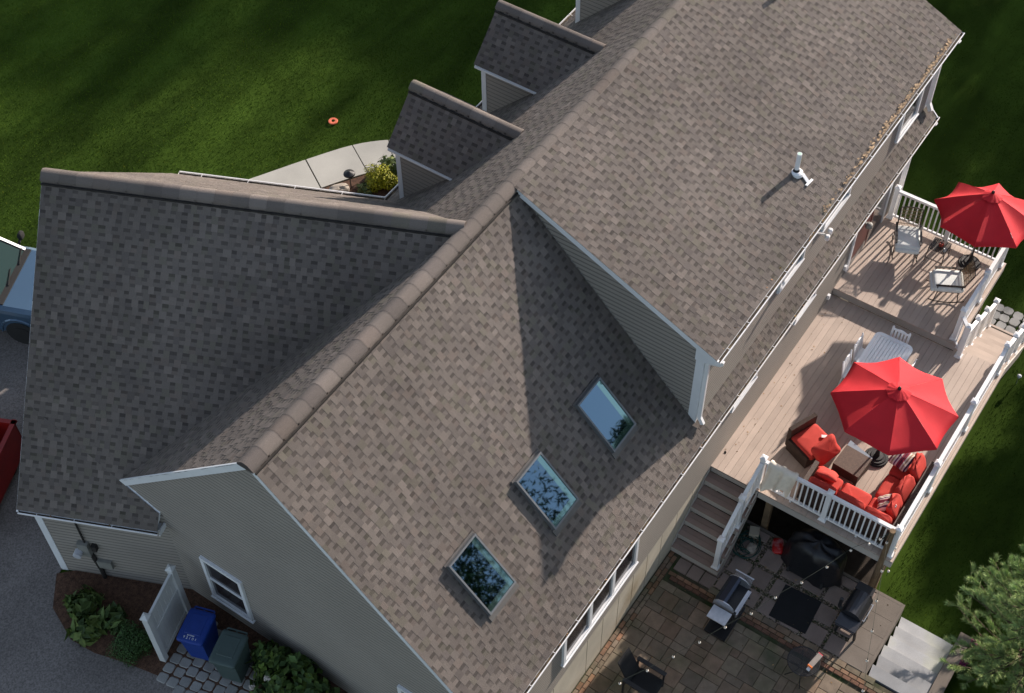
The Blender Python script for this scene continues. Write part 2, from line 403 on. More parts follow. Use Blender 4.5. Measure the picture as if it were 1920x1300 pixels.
# roof structure just under the shingles (sheathing) so nothing shows through
mb=MB()
def slab(pts,t=.10):
    n=len(pts); mb.grid([V(p)+V((0,0,-.02)) for p in pts]+[V(p)+V((0,0,-.02-t)) for p in pts],[tuple(range(n)),tuple(range(2*n-1,n-1,-1))]+[(i,(i+1)%n,n+(i+1)%n,n+i) for i in range(n)])
slab([(-.04,0,H),(XE-.02,0,H),(XE-.02,-EAVE+.02,H-EAVE+.02),(-.04,-EAVE+.02,H-EAVE+.02)])
slab([(-.04,0,H),(-.04,3.85,H-3.85),(3.2,4.0,H-4.0),(XE-.02,EAVE-.02,H-EAVE+.02),(XE-.02,0,H)])
slab([(DX+.02,0,H+.03),(18.27,0,H+.03),(18.27,-DEY+.02,H+.03-MD*(DEY-.02)),(DX+.02,-DEY+.02,H+.03-MD*(DEY-.02))])
slab([gpt(-.02,0,gH),gpt(-.02,-gD+.02,gH-gD+.02),gpt(2.70,-gD+.02,gH-gD+.02),gpt(3.1,-3.2,gH-3.2),gpt(7.2,-.4,gH-.4),gpt(7.2,0,gH)])
slab([gpt(-.02,0,gH),gpt(7.2,0,gH),gpt(5.2,4.3,gH-4.3),gpt(-.02,gD-.02,gH-gD+.02)])
part(mb,'roof_sheathing',mt['white'],house)
# siding walls built of clapboard courses
def siding(O,A,N,La,z0,z1,planes,parent=house,name='clapboard_wall',exp_=.112):
    mb=MB(); n=int(math.ceil((z1-z0)/exp_))
    for j in range(n):
        za=z0+j*exp_; zb=min(za+exp_,z1)
        P=lambda a,z,h:O+A*a+V((0,0,z))+N*h
        zm=max(za,zb-.032)
        for f,c in(([P(0,za,.018),P(La,za,.018),P(La,zm,.014),P(0,zm,.014)],(1,1,1)),([P(0,zm,.014),P(La,zm,.014),P(La,zb,.0),P(0,zb,.0)],(.46,.46,.46)),([P(0,za,.0),P(La,za,.0),P(La,za,.018),P(0,za,.018)],(.6,.6,.6))):  # course tops and undersides coloured darker to draw the lap shadows
            q=clipall(f,planes)
            if q: mb.face(q,c)
    return part(mb,name,mt['siding'],parent)
X1=V((1,0,0)); Y1=V((0,1,0))
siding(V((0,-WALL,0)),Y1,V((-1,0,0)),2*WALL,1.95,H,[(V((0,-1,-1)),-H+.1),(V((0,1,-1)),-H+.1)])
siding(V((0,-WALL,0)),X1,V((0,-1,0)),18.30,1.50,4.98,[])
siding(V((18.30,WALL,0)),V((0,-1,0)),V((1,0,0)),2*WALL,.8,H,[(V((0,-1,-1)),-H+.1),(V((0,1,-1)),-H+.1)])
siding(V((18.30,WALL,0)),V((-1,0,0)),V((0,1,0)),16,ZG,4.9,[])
# garage walls
gwO=gpt(.06,-gW,0)
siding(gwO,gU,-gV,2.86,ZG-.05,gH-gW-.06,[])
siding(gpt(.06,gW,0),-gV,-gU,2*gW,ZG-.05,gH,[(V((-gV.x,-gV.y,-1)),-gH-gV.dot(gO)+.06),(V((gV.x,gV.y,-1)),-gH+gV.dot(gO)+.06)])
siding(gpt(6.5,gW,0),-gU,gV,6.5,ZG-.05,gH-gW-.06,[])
# shed dormer walls
siding(V((DX+.10,0,0)),V((0,-1,0)),V((-1,0,0)),DWY,H-DWY-.1,H,[(V((0,1,1)).normalized()*1.0,-99),(V((0,-1,1)),H-.0) if False else (V((0,-1,1)),H*1.0-0.02),(V((0,MD,-1)),-H)] if False else [(V((0,-1,1)),H-.02),(V((0,MD,-1)),-H+.05)])
siding(V((DX+.10,-DWY,0)),X1,V((0,-1,0)),18.22-DX-.10,H-DWY-.05,H-MD*DWY,[])
siding(V((18.22,0,0)),V((0,-1,0)),V((1,0,0)),DWY,H-DWY-.1,H,[(V((0,-1,1)),H-.02),(V((0,MD,-1)),-H+.05)])
# trim boards
def trim(p0,p1,w,h,upv=(0,0,1),name='trim_board',mat='white',parent=house):
    mb=MB(); mb.bar(p0,p1,w,h,upv); return part(mb,name,mt[mat],parent)
trim((-.035,0.02,H-.10),(-.035,3.93,H-4.01),.03,.15,name='rake_board',upv=(0,s2,s2))
trim((-.030,-.02,H-.13),(-.030,-EAVE+.03,H-EAVE-.10),.026,.11,name='rake_board',upv=(0,-s2,s2))
trim((DX+.03,-.25,H-.25*MD-.05),(DX+.03,-DEY,H-DEY*MD-.05),.05,.13,name='rake_board',upv=(0,-.4,.9))
trim((18.31,-.02,H-.08),(18.31,-EAVE+.02,H-EAVE-.06),.03,.14,name='rake_board',upv=(0,-s2,s2))
trim(gpt(-.03,-.02,gH-.12),gpt(-.03,-gD+.02,gH-gD-.08),.03,.14,name='rake_board',upv=(-gV.x,-gV.y,1))
trim(gpt(-.03,.02,gH-.12),gpt(-.03,gD-.02,gH-gD-.08),.03,.14,name='rake_board',upv=(gV.x,gV.y,1))
# corner boards
def corner(x,y,z0,z1,sx,sy,w=.13,parent=house,t=.022):
    mb=MB(); mb.box((min(x,x+sx*t),min(y,y-sy*w)+0,z0),(max(x,x+sx*t),max(y,y-sy*w),z1)); mb.box((min(x+sx*t,x-sx*w),min(y,y+sy*t),z0),(max(x+sx*t,x-sx*w),max(y,y+sy*t),z1)); return part(mb,'corner_board',mt['white'],parent)
corner(DX+.10,-DWY,H-DWY-.08,H-MD*DWY-.02,-1,-1,.15)
corner(18.22,-DWY,H-DWY-.08,H-MD*DWY-.02,1,-1,.15)
corner(18.30,-WALL,1.0,4.80,1,-1,.15)
mb=MB()
p=gpt(.06,-gW,0); mb.bar(p+V((0,0,ZG-.05))+gU*.06-gV*.014,p+V((0,0,4.95))+gU*.06-gV*.014,.14,.024,(-gV.x,-gV.y,0)); mb.bar(p+V((0,0,ZG-.05))-gU*.012+gV*.05,p+V((0,0,4.95))-gU*.012+gV*.05,.024,.14,(gV.x,gV.y,0))
part(mb,'corner_board',mt['white'],house)
# soffits / fascia / gutters
def gutter(p0,p1,out,parent=house,w=.115,leaf=0,seed=0,hang=.75,sides=True):
    p0,p1=V(p0),V(p1); d=(p1-p0); L=d.length; d.normalize(); o=V(out)
    prof=[(0,.0),(0,-.105),(w*.62,-.105),(w*.80,-.06),(w,-.03),(w,.0),(w-.019,.0),(w-.019,-.03),(w*.75,-.055),(w*.6,-.098),(.006,-.098),(.006,0)]
    fl=MB(); fl.face([p0+o*.003+V((0,0,-.035)),p1+o*.003+V((0,0,-.035)),p1+o*(w-.02)+V((0,0,-.035)),p0+o*(w-.02)+V((0,0,-.035))])
    mb=MB(); n=len(prof); vs=[q+o*a+V((0,0,b)) for q in(p0,p1) for a,b in prof]
    mb.grid(vs,[(k,(k+1)%n,n+(k+1)%n,n+k) for k in range(n)])
    for q in(p0,p1-d*.004): mb.face([q+o*a+V((0,0,b)) for a,b in prof[:6]])
    g=part(mb,'gutter',mt['gutter'],parent); part(fl,'gutter_fill',mt['gutterfill'],g)  # the fill is a plain dark sheet inside the trough, below the lip
    if parent is house:
        k=int(L/hang)
        for i in range(k):
            q=p0+d*(hang*(i+.5)); mb=MB(); mb.bar(q+o*(-.02)+V((0,0,.004)),q+o*(w-.002)+V((0,0,.004)),.010,.005); part(mb,'gutter_hanger',mt['gutter'],g)
    if leaf:
        rnd=random.Random(seed); mb=MB()
        for i in range(int(L*leaf)):
            t=rnd.random()**.9*L; a=rnd.uniform(-.05,w-.02); q=p0+d*t+o*a+V((0,0,-.07+rnd.uniform(0,.07) if a>0 else rnd.uniform(0.0,.03)-a*0))
            if a<0: q.z+=-a
            s=rnd.uniform(.010,.026); th=rnd.uniform(0,6); e1=(d*math.cos(th)+o*math.sin(th))*s+V((0,0,rnd.uniform(-.01,.01))); e2=(o*math.cos(th)-d*math.sin(th))*s*.7+V((0,0,rnd.uniform(-.01,.01)))
            k=rnd.uniform(.3,1.1); c=(k,k*rnd.uniform(.75,1),k*rnd.uniform(.6,.9)); mb.face([q-e1,q-e2,q+e1,q+e2],c)
        part(mb,'leaf_litter',mt['debris'],parent if parent is not house else house,'stuff')
    return g
zr=H-EAVE
gutter((-.04,-EAVE+.045,zr-.012),(XE-.0,-EAVE+.045,zr-.012),(0,-1,0),leaf=34,seed=3)
zd_=H+.03-MD*DEY
gutter((DX-.0,-DEY+.035,zd_-.012),(18.29,-DEY+.035,zd_-.012),(0,-1,0),leaf=16,seed=4)
gutter((XE,EAVE,zr-.005),(8.95,EAVE,zr-.005),(0,1,0),leaf=0,hang=1.1)
zg_=gH-gD
gutter(gpt(0,-gD+.045,zg_-.008),gpt(2.78,-gD+.045,zg_-.008),-gV,leaf=7,seed=5)
gutter(gpt(.12,gD,zg_),gpt(4.95,gD,zg_),gV,hang=1.1)
# tan bleached leaves caught on the far end of the dormer gutter
rnd=random.Random(9); mb=MB()
for i in range(420):
    x=11.6+rnd.random()*6.2; den=1 if x>13.2 else .35
    if rnd.random()>den: continue
    y=-DEY+.03+rnd.uniform(0,.10)*rnd.random(); z=H+.03-MD*(-y)+.03+rnd.uniform(0,.015); s=rnd.uniform(.02,.055); th=rnd.uniform(0,6)
    e1=V((math.cos(th)*s,math.sin(th)*s*.6,0)); e2=V((-math.sin(th)*s*.7,math.cos(th)*s*.5,0)); k=rnd.uniform(.5,1.5); c=(k,k*1.0,k*1.15)
    q=V((x,y,z)); mb.face([q-e1,q-e2,q+e1,q+e2],c)
part(mb,'leaf_litter',mt['debris'],house,'stuff')
mb=MB(); mb.box((0,-EAVE+.001,zr-.125),(18.30,-WALL+.01,zr-.10)); mb.box((0,-EAVE+.001,zr-.15),(18.3,-EAVE+.018,zr-.02)); part(mb,'soffit',mt['white'],house)
mb=MB(); mb.box((DX+.06,-DEY+.001,zd_-.125),(18.22,-DWY+.01,zd_-.10)); mb.box((DX+.02,-DEY+.001,zd_-.15),(18.25,-DEY+.018,zd_-.02)); part(mb,'soffit',mt['white'],house)
mb=MB(); mb.bar(gpt(.02,-(gD+gW)/2,zg_-.11),gpt(2.74,-(gD+gW)/2,zg_-.11),gD-gW-.01,.02); mb.bar(gpt(.02,-gD+.012,zg_-.075),gpt(2.76,-gD+.012,zg_-.075),.02,.11); part(mb,'soffit',mt['white'],house)
mb=MB(); mb.box((9.2,WALL,zr-.125),(18.3,EAVE-.001,zr-.10)); part(mb,'soffit',mt['white'],house)
# small return where the garage eave dies into the gable wall
a=gpt(2.76,-gD+.02,zg_-.13); mb=MB(); mb.bar(a,V((-.03,2.98,zg_-.13)),.03,.13); part(mb,'eave_return',mt['white'],house)
# dormer eave end box + downspouts
def downspout(pts,parent=house,w=.085,d=.06):
    mb=MB()
    for a,b in zip(pts,pts[1:]): mb.bar(a,b,w,d,(1,0,0) if abs((V(b)-V(a)).normalized().z)>.7 else (0,0,1))
    return part(mb,'downspout',mt['gutter'],parent)
mb=MB(); mb.prism([(-DWY+.16,zd_-.30),(-DWY-.02,zd_-.30),(-DEY+.0,zd_-.13),(-DEY+.0,zd_-.02),(-DWY+.16,zd_+.10)],0,.045,Matrix(((0,0,1,DX+.035),(1,0,0,0),(0,1,0,0),(0,0,0,1)))); part(mb,'eave_end_panel',mt['white'],house)
downspout([(DX+.12,-DEY-.06,zd_-.10),(DX+.12,-DEY-.05,zd_-.20),(DX+.16,-DWY-.06,zd_-.36),(DX+.16,-DWY-.06,H-DWY+.12),(DX+.14,-DWY-.16,H-DWY-.02)])
downspout([(18.10,-DEY-.06,zd_-.10),(18.12,-DWY-.06,zd_-.36),(18.16,-DWY-.06,H-DWY+.12),(18.10,-DWY-.18,H-DWY-.03)],w=.10,d=.09)
downspout([(18.20,-EAVE-.06,zr-.10),(18.24,-WALL-.06,zr-.4),(18.24,-WALL-.06,.0)],w=.10,d=.08)
# foundation
mb=MB(); xs=[0.02,1.3,2.55,3.82,4.42,5.04,5.62,6.2,6.8,7.45,8.1,9.5,11,12.5,14,15.5,17,18.28]
for a,b in zip(xs,xs[1:]): mb.box((a+.012,-WALL+.004,-.7),(b-.012,-WALL+.2,1.50))
mb.box((.02,-WALL+.02,-.7),(18.28,WALL,1.47))
part(mb,'foundation_wall',mt['concrete'],house)
# windows
def window(parent,O,A,N,w,h,mull=(),hbar=None,sill=True,fr=.085,screen='glassdark'):
    """O = lower left corner on wall, A along, N out"""
    Z=V((0,0,1)); mb=MB()
    def br(a0,z0,a1,z1,wd,dp,off):
        mb.bar(O+A*a0+Z*z0+N*off,O+A*a1+Z*z1+N*off,dp,wd,Z if abs(z0-z1)<1e-6 else A) if abs(z0-z1)<1e-6 else mb.bar(O+A*a0+Z*z0+N*off,O+A*a1+Z*z1+N*off,wd,dp,N)
    f2=fr/2
    br(f2,0,f2,h,fr,.06,.03); br(w-f2,0,w-f2,h,fr,.06,.03); br(fr,h-f2,w-fr,h-f2,fr,.058,.03); br(fr,f2,w-fr,f2,fr,.058,.03)
    win=part(mb,'window',mt['white'],parent)
    for m_ in mull:
        mb=MB(); mb.bar(O+A*m_+Z*fr+N*.028,O+A*m_+Z*(h-fr)+N*.028,fr*1.15,.05,N); part(mb,'mullion',mt['white'],win)
    if hbar: mb=MB(); mb.bar(O+A*fr+Z*hbar+N*.024,O+A*(w-fr)+Z*hbar+N*.024,.04,.045); part(mb,'sash_rail',mt['white'],win)
    if sill: mb=MB(); mb.bar(O+A*(-.03)-Z*.02+N*.035,O+A*(w+.03)-Z*.02+N*.035,.07 if fr<.06 else .10,.035); part(mb,'sill',mt['white'],win)
    ed=[fr]+list(mull)+[w-fr]; hs=[(fr,h-fr)] if not hbar else [(fr,hbar),(hbar,h-fr)]
    for i in range(len(ed)-1):
        for a,b in hs:
            mb=MB(); mb.face([O+A*ed[i]+Z*a+N*.018,O+A*ed[i+1]+Z*a+N*.018,O+A*ed[i+1]+Z*b+N*.018,O+A*ed[i]+Z*b+N*.018]); part(mb,'pane',mt[screen],win)
    return win
NR=V((0,-1,0)); NG=V((-1,0,0))
window(house,V((2.79,-WALL-.012,2.14)),X1,NR,2.76,1.35,mull=(.98,1.83),sill=True)
window(house,V((9.40,-WALL-.012,2.97)),X1,NR,1.10,1.1,fr=.05); window(house,V((12.30,-WALL-.012,2.97)),X1,NR,1.02,1.1,fr=.05)
window(house,V((10.50,-DWY-.012,5.90)),X1,NR,1.08,1.0,fr=.05); window(house,V((12.45,-DWY-.012,5.95)),X1,NR,1.25,.95,fr=.05)
window(house,V((16.31,-DWY-.012,5.42)),X1,NR,1.10,1.35,mull=(),sill=True)
window(house,V((-.012,2.20,2.74)),V((0,-1,0)),NG,1.03,1.52,hbar=.76)
window(house,V((-.012,-2.50,2.74)),V((0,-1,0)),NG,1.03,1.52,hbar=.76)
# door onto the upper deck
zu=1.72
mb=MB(); 
for x in(15.47,17.44): mb.box((x-.05,-WALL-.05,zu),(x+.05,-WALL-.005,zu+2.15))
mb.box((15.47,-WALL-.05,zu+2.10),(17.44,-WALL-.005,zu+2.2)); door=part(mb,'door_frame',mt['white'],house)
mb=MB(); mb.box((15.53,-WALL-.03,zu+.25),(16.44,-WALL-.005,zu+2.08)); part(mb,'maroon_door_panel',mt['maroon'],door)
mb=MB(); mb.box((15.53,-WALL-.034,zu+.02),(16.44,-WALL-.005,zu+.24)); part(mb,'kick_panel',mt['deckfascia'],door)
mb=MB(); mb.box((16.50,-WALL-.03,zu+.03),(17.38,-WALL-.005,zu+2.08)); part(mb,'screen_panel',mt['glassdark'],door)
mb=MB(); mb.box((16.43,-WALL-.04,zu+.03),(16.50,-WALL-.005,zu+2.08)); part(mb,'door_stile',mt['maroon'],door)
# wall lamps and small fittings on the rear wall
mb=MB(); mb.lathe([(.03,0),(.08,-.03),(.09,-.12),(.04,-.15)],14,(15.98,-WALL-.14,3.02)); mb.box((15.95,-WALL-.14,2.96),(16.01,-WALL,3.0)); part(mb,'wall_lamp',mt['metergrey'],house)
for x,z in((14.46,1.66+.1),(15.25,2.06)): mb=MB(); mb.box((x-.04,-WALL-.08,z-.07),(x+.04,-WALL-.014,z+.07)); part(mb,'outlet_cover',mt['white'],house)
mb=MB(); mb.lathe([(.0,0),(.05,.0),(.055,.10),(.03,.12)],10,(12.02,-DWY-.34,6.45)); mb.lathe([(.0,0),(.05,.0),(.055,.10),(.03,.12)],10,(11.86,-DWY-.36,6.42)); mb.bar((11.94,-DWY-.30,6.45),(11.94,-DWY,6.35),.03,.03); part(mb,'flood_lamp',mt['gutter'],house)
# skylights
def skylight(x0,x1,ya,yb,i):
    O=V((x0,-ya,H-ya)); A=X1; D=V((0,-s2,-s2)); N=V((0,-s2,s2)); w=x1-x0; h=(yb-ya)/s2
    P=lambda a,d,n:O+A*a+D*d+N*n
    def rect(mb,a0,d0,a1,d1,n0,n1):
        vs=[P(a,d,n) for n in(n0,n1) for a,d in((a0,d0),(a1,d0),(a1,d1),(a0,d1))]
        mb.grid(vs,[(3,2,1,0),(4,5,6,7),(0,1,5,4),(1,2,6,5),(2,3,7,6),(3,0,4,7)])
    mb=MB(); f=.035
    rect(mb,0,0,w,f,-.02,.11); rect(mb,0,h-f,w,h,-.02,.10); rect(mb,0,f,f,h-f,-.02,.105); rect(mb,w-f,f,w,h-f,-.02,.105)
    sk=part(mb,'skylight',mt['frame_grey'],house)
    mb=MB(); rect(mb,f,f,w-f,h-f,.04,.085); part(mb,'skylight_glass',mt['skyglass'],sk)
    mb=MB(); rect(mb,-.03,h+.001,w+.03,h+.13,.002,.026); part(mb,'flashing',mt['flash'],sk); mb=MB(); rect(mb,-.03,-.04,w+.03,-.001,.0,.03); part(mb,'flashing',mt['flash'],sk)
    mb=MB(); rect(mb,f,f,f+.13,h-f,.0855,.0865) if False else rect(mb,w-f-.12,f,w-f,h-f,.0852,.0858); rect(mb,f,h-f-.11,w-f-.12,h-f,.0852,.0858); part(mb,'glass_edge_band',mt['paleglass'],sk)
mt['paleglass']=glassy('pale_green_glass_band',(.17,.28,.28),.03,.5,.9)
for i,x in enumerate((1.35,3.38,5.38)): skylight(x,x+.78,2.68,3.53,i)
# vent pipes
def pipe(x,y,parent=house):
    z=H+.03-MD*(-y); mb=MB(); mb.tube([(x,y,z-.05),(x,y,z+.52)],.05,14); p_=part(mb,'vent_pipe',mt['whiterail'],parent)
    mb=MB(); mb.tube([(x,y,z+.515),(x,y,z+.522)],.04,12); part(mb,'pipe_mouth',mt['innerblind'],p_)
    mb=MB(); mb.lathe([(.085,.0),(.062,.09),(.056,.11)],14,(x,y,z)); part(mb,'pipe_boot',mt['blackrub'],p_)
    mb=MB(); mb.lathe([(.13,-.03),(.12,.035),(.075,.06)],14,(x,y-.02,z)); mb.bar((x+.06,y-.12,z-.02),(x-.02,y-.32,z-.11),.07,.02); mb.bar((x-.11,y-.30,z-.10),(x+.12,y-.32,z-.11),.05,.02); part(mb,'pipe_flashing',mt['whiterail'],p_)
pipe(11.96,-3.66); pipe(15.98,-1.40)
# front doghouse dormers
def dormer(xc,yf,hw,zr_,seed):
    """xc ridge x, yf front wall y, hw half width of body, zr_ ridge z"""
    ov=.14; ze=zr_-(hw+ov); yb_r=H-zr_; yb_e=H-ze
    mb=MB(); mb.box((xc-hw,yf-.05,H-yf-.1),(xc-hw+.14,yf+.022,zr_-hw-.02)); mb.box((xc-hw-.022,yf-.10,H-yf-.05),(xc-hw,yf+.022,zr_-hw-.02))
    dm=part(mb,'dormer',mt['white'],house)
    mb=MB(); mb.box((xc+hw-.14,yf-.05,H-yf-.1),(xc+hw,yf+.022,zr_-hw-.02)); part(mb,'corner_board',mt['white'],dm)
    sx=-1
    # side walls and face
    for s in(-1,1):
        mb=MB(); z0=H-yf-.05; zt=zr_-hw
        n=int((zt-z0)/.112)+1
        for j in range(n):
            za=z0+j*.112; zb=min(za+.112,zt); zm=max(za,zb-.024)
            q3=lambda h,z:(V((xc+s*(hw+h),yf-.10,z)),V((xc+s*(hw+h),0,z)))
            for (h0,z0_,h1,z1_,c) in((.018,za,.014,zm,1),(.014,zm,0,zb,.54),(0,za,.018,za,.6)):  # lap shadow lines painted into the cheek courses too
                A0,A1=q3(h0,z0_); B0,B1=q3(h1,z1_); q=clipall([A0,A1,B1,B0],[(V((0,1,1)),H-.03)])
                if q: mb.face(q,(c,c,c))
        part(mb,'clapboard_cheek',mt['siding'],dm)
    mb=MB(); mb.face([V((xc-hw,yf,H-yf-.1)),V((xc+hw,yf,H-yf-.1)),V((xc+hw,yf,zr_-hw)),V((xc,yf,zr_-.04)),V((xc-hw,yf,zr_-hw))]); mb.c=[(1,1,1)]*len(mb.f); mb.has=True; part(mb,'gable_face',mt['siding'],dm)
    # roof planes
    for s in(-1,1):
        D=V((s*s2,0,-s2)); O=V((xc,yf+.13,zr_)); U=V((0,-1,0))
        roof(O,U,D,yf+.13,(hw+ov)/s2,[(V((0,1,1)),H+.004)],seed+s,dm,'dormer_shingles')
        mb=MB(); e=hw+ov-.01
        pts=[V((xc,yf+.11,zr_)),V((xc+s*e,yf+.11,zr_-e)),V((xc+s*e,H-(zr_-e),zr_-e)),V((xc,H-zr_,zr_))]
        mb.grid([p+V((0,0,-.015)) for p in pts]+[p+V((0,0,-.085)) for p in pts],[(0,1,2,3),(7,6,5,4),(0,1,5,4),(1,2,6,5),(2,3,7,6),(3,0,4,7)]); part(mb,'dormer_sheathing',mt['white'],dm)
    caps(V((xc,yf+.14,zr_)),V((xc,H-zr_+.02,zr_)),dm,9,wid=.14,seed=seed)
    mb=MB(); mb.bar((xc-hw-ov-.012,yf+.10,zr_-hw-ov-.05),(xc-hw-ov-.012,H-(zr_-hw-ov)+.02,zr_-hw-ov-.04),.02,.05); part(mb,'eave_fascia',mt['white'],dm)
dormer(9.65,3.95,.88,7.97,40); dormer(12.79,3.93,.88,7.97,50); dormer(15.93+.05+.75,3.93,.88,7.97,60)
# electric meter on the garage wall
def gw(u,z,off): return gpt(u,-gW,z)-gV*off
mb=MB(); mb.bar(gw(.86,3.50,.07),gw(.86,3.08,.07),.22,.12,(-gV.x,-gV.y,0)); me_=part(mb,'electric_meter',mt['metergrey'],house)
mb=MB(); mb.tube([gw(.74,3.22,.10),gw(.74,3.22,.24)],.085,16); part(mb,'meter_dial',mt['stainlessp'],me_)
mb=MB(); mb.tube([gw(.90,3.5,.05),gw(.90,4.6,.05)],.02,8); mb.tube([gw(.94,3.08,.06),gw(1.0,2.5,.06),gw(1.0,2.0,.06)],.045,8); mb.bar(gw(1.08,3.46,.06),gw(1.08,3.28,.06),.10,.10,(-gV.x,-gV.y,0)); part(mb,'meter_conduit',mt['dark'],me_)
mb=MB(); mb.bar(gw(1.15,2.85,.05),gw(1.15,2.60,.05),.30,.09,(-gV.x,-gV.y,0)); part(mb,'service_box',mt['metergrey'],house)

# ================================================================ GROUND
def gz(x,y):
    def sm(t): t=max(0,min(1,t)); return t*t*(3-2*t)
    z=-.62+2.74*sm((y+3.2)/3.0) if x<0 else -.62+2.74*sm((y+4.0)/8.0)
    return z
mb=MB()
def axis(a,b,c,d,st,big):
    v=[];x=a
    while x<b: v.append(x); x+=big
    x=b
    while x<c: v.append(x); x+=st
    x=c
    while x<=d: v.append(x); x+=big
    return v
ax_=axis(-320,-12,44,400,.8,28); ay_=axis(-320,-30,38,400,.8,28)
vs=[(x,y,gz(x,y)) for y in ay_ for x in ax_]; nx=len(ax_)
mb.grid(vs,[(j*nx+i,j*nx+i+1,(j+1)*nx+i+1,(j+1)*nx+i) for j in range(len(ay_)-1) for i in range(nx-1)]); mb.sm=True
lawn=part(mb,'lawn',mt['lawn'],None,'structure')
def numpy_tris(name,co,col,mat,parent=None,kind=None):
    n=len(co)//3; me=bpy.data.meshes.new(name); me.vertices.add(n*3); me.loops.add(n*3); me.polygons.add(n)
    me.vertices.foreach_set('co',co.astype(np.float32).ravel()); me.loops.foreach_set('vertex_index',np.arange(n*3,dtype=np.int32))
    me.polygons.foreach_set('loop_start',np.arange(0,n*3,3,dtype=np.int32)); me.polygons.foreach_set('loop_total',np.full(n,3,dtype=np.int32))
    at=me.color_attributes.new('Col','FLOAT_COLOR','POINT'); at.data.foreach_set('color',col.astype(np.float32).ravel())
    me.materials.append(mat); me.update(calc_edges=True); me.validate()
    o=bpy.data.objects.new(name,me); COL.objects.link(o)
    if parent is not None: o.parent=parent
    if kind: o['kind']=kind
    return o
rs=np.random.RandomState(5)
def blades(name,xy,z,hmin,hmax,wid,label,lum=1.0):
    n=len(xy); h=rs.uniform(hmin,hmax,n); th=rs.uniform(0,2*np.pi,n); ln=rs.uniform(0,2*np.pi,n); le=rs.uniform(.2,.9,n)*h
    b=np.stack([xy[:,0],xy[:,1],z],1); e=np.stack([np.cos(th),np.sin(th),0*th],1)*wid; t=b+np.stack([np.cos(ln)*le,np.sin(ln)*le,h],1)
    co=np.stack([b-e,b+e,t],1).reshape(-1,3); k=rs.uniform(.8,1.2,n)*lum; yl=rs.uniform(.9,1.15,n); dry=rs.rand(n)<.02
    c=np.stack([k*yl,k,k*.9,k*0+1],1); c[dry,0]=2.6; c[dry,1]=1.5; c=np.repeat(c,3,0)
    o=numpy_tris(name,co,c,mt['blade'],None,'stuff'); o['label']=label; return o
def inpoly(p,poly):
    x,y=p[:,0],p[:,1]; r=np.zeros(len(p),bool); n=len(poly)
    for i in range(n):
        x0,y0=poly[i]; x1,y1=poly[(i+1)%n]; c=((y0>y)!=(y1>y)); 
        with np.errstate(divide='ignore',invalid='ignore'): xi=(x1-x0)*(y-y0)/(y1-y0)+x0
        r^=c&(x<xi)
    return r
# hard surfaces in front
WO=[(8.6,10.2),(9.5,9.62),(10.85,8.86),(11.93,8.19),(12.6,7.53),(13.15,6.7),(13.4,5.7),(13.45,4.9)]
WI=[(7.9,9.0),(8.95,8.62),(10.28,7.90),(11.36,7.24),(11.83,6.70),(12.1,6.1),(12.2,5.4),(12.2,4.9)]
wk=bpy.data.objects.new('front_walkway',None); COL.objects.link(wk); wk['kind']='structure'
def crom(P,i,t):
    a,b,c,d=[P[max(0,min(len(P)-1,k))] for k in(i-1,i,i+1,i+2)]
    return tuple(.5*((2*b[q])+(c[q]-a[q])*t+(2*a[q]-5*b[q]+4*c[q]-d[q])*t*t+(3*b[q]-a[q]-3*c[q]+d[q])*t**3) for q in(0,1))
for i in range(len(WO)-1):
    ts=(.012,.25,.5,.75,.988); poly=[crom(WO,i,t) for t in ts]+[crom(WI,i,t) for t in reversed(ts)]
    mb=MB(); mb.prism(poly,ZG-.08,ZG+.035); part(mb,'walkway_slab',mt['walk'],wk)
mb=MB(); mb.prism(WO+WI[::-1],ZG-.1,ZG+.010); part(mb,'walkway_base',mt['sand'],wk)
bedF=[(7.9,9.0),(8.95,8.6),(10.28,7.88),(11.36,7.22),(11.83,6.68),(12.1,6.1),(12.2,5.4),(12.2,WALL),(8,WALL),(7,8)]
mb=MB(); mb.prism(bedF,ZG-.1,ZG+.016); part(mb,'mulch_bed',mt['mulch'],None,'structure')
drv=[gpt(6,-gW-.02,0).xy,gpt(0.05,-gW-.02,0).xy,gpt(.05,3.2,0).xy,gpt(-14,3.6,0).xy,(-26,20),(-20,-6),(-6,-3.2),(-2.6,-1.8),(-1.75,.7),(-1.72,1.55),(-1.78,2.1),(-1.95,2.9),(-2.15,3.6),(-2.2,4.2),(-1.9,5.0),(-1.35,5.45)]
drv=[tuple(p) for p in drv][1:]
mb=MB(); mb.prism(drv,ZG-.3,ZG+.012); part(mb,'driveway',mt['asphalt'],None,'structure')
bedL=[(-1.30,5.5),(-1.9,5.0),(-2.2,4.2),(-2.15,3.6),(-1.95,2.9),(-1.78,2.1),(-1.72,1.55),(-1.75,.7),(-1.9,-1.2),(0,-1.2),(0,2.9),(-1.0,5.2)]
mb=MB(); mb.prism(bedL,ZG-.3,ZG+.018); part(mb,'mulch_bed',mt['mulch'],None,'structure')
# ---- lawn blades over the visible grass
n=330000; xy=np.stack([rs.uniform(3.0,24,n),rs.uniform(4.9,21,n)],1)
u=(xy[:,0]-gO.x)*gU.x+(xy[:,1]-gO.y)*gU.y; v=(xy[:,0]-gO.x)*gV.x+(xy[:,1]-gO.y)*gV.y
gh=np.array(gO.xy)
keep=~((v<3.25)&(u<7))&~((v<4.5)&(u>-.1)&(u<7))&~inpoly(xy,WO+WI[::-1])&~inpoly(xy,bedF)
xy=xy[keep]; z=np.array([gz(a,b) for a,b in xy])
blades('grass',xy,z-.005,.02,.055,.007,'short green grass of the front lawn')
n=230000; xy=np.stack([rs.uniform(8.2,31,n),rs.uniform(-14.5,3,n)],1)
keep=~((xy[:,0]<18.4)&(xy[:,1]>-7.4))&~((xy[:,0]<17.9)&(xy[:,1]>-8.5))&~((xy[:,0]<8.98)&(xy[:,1]>-10.8))
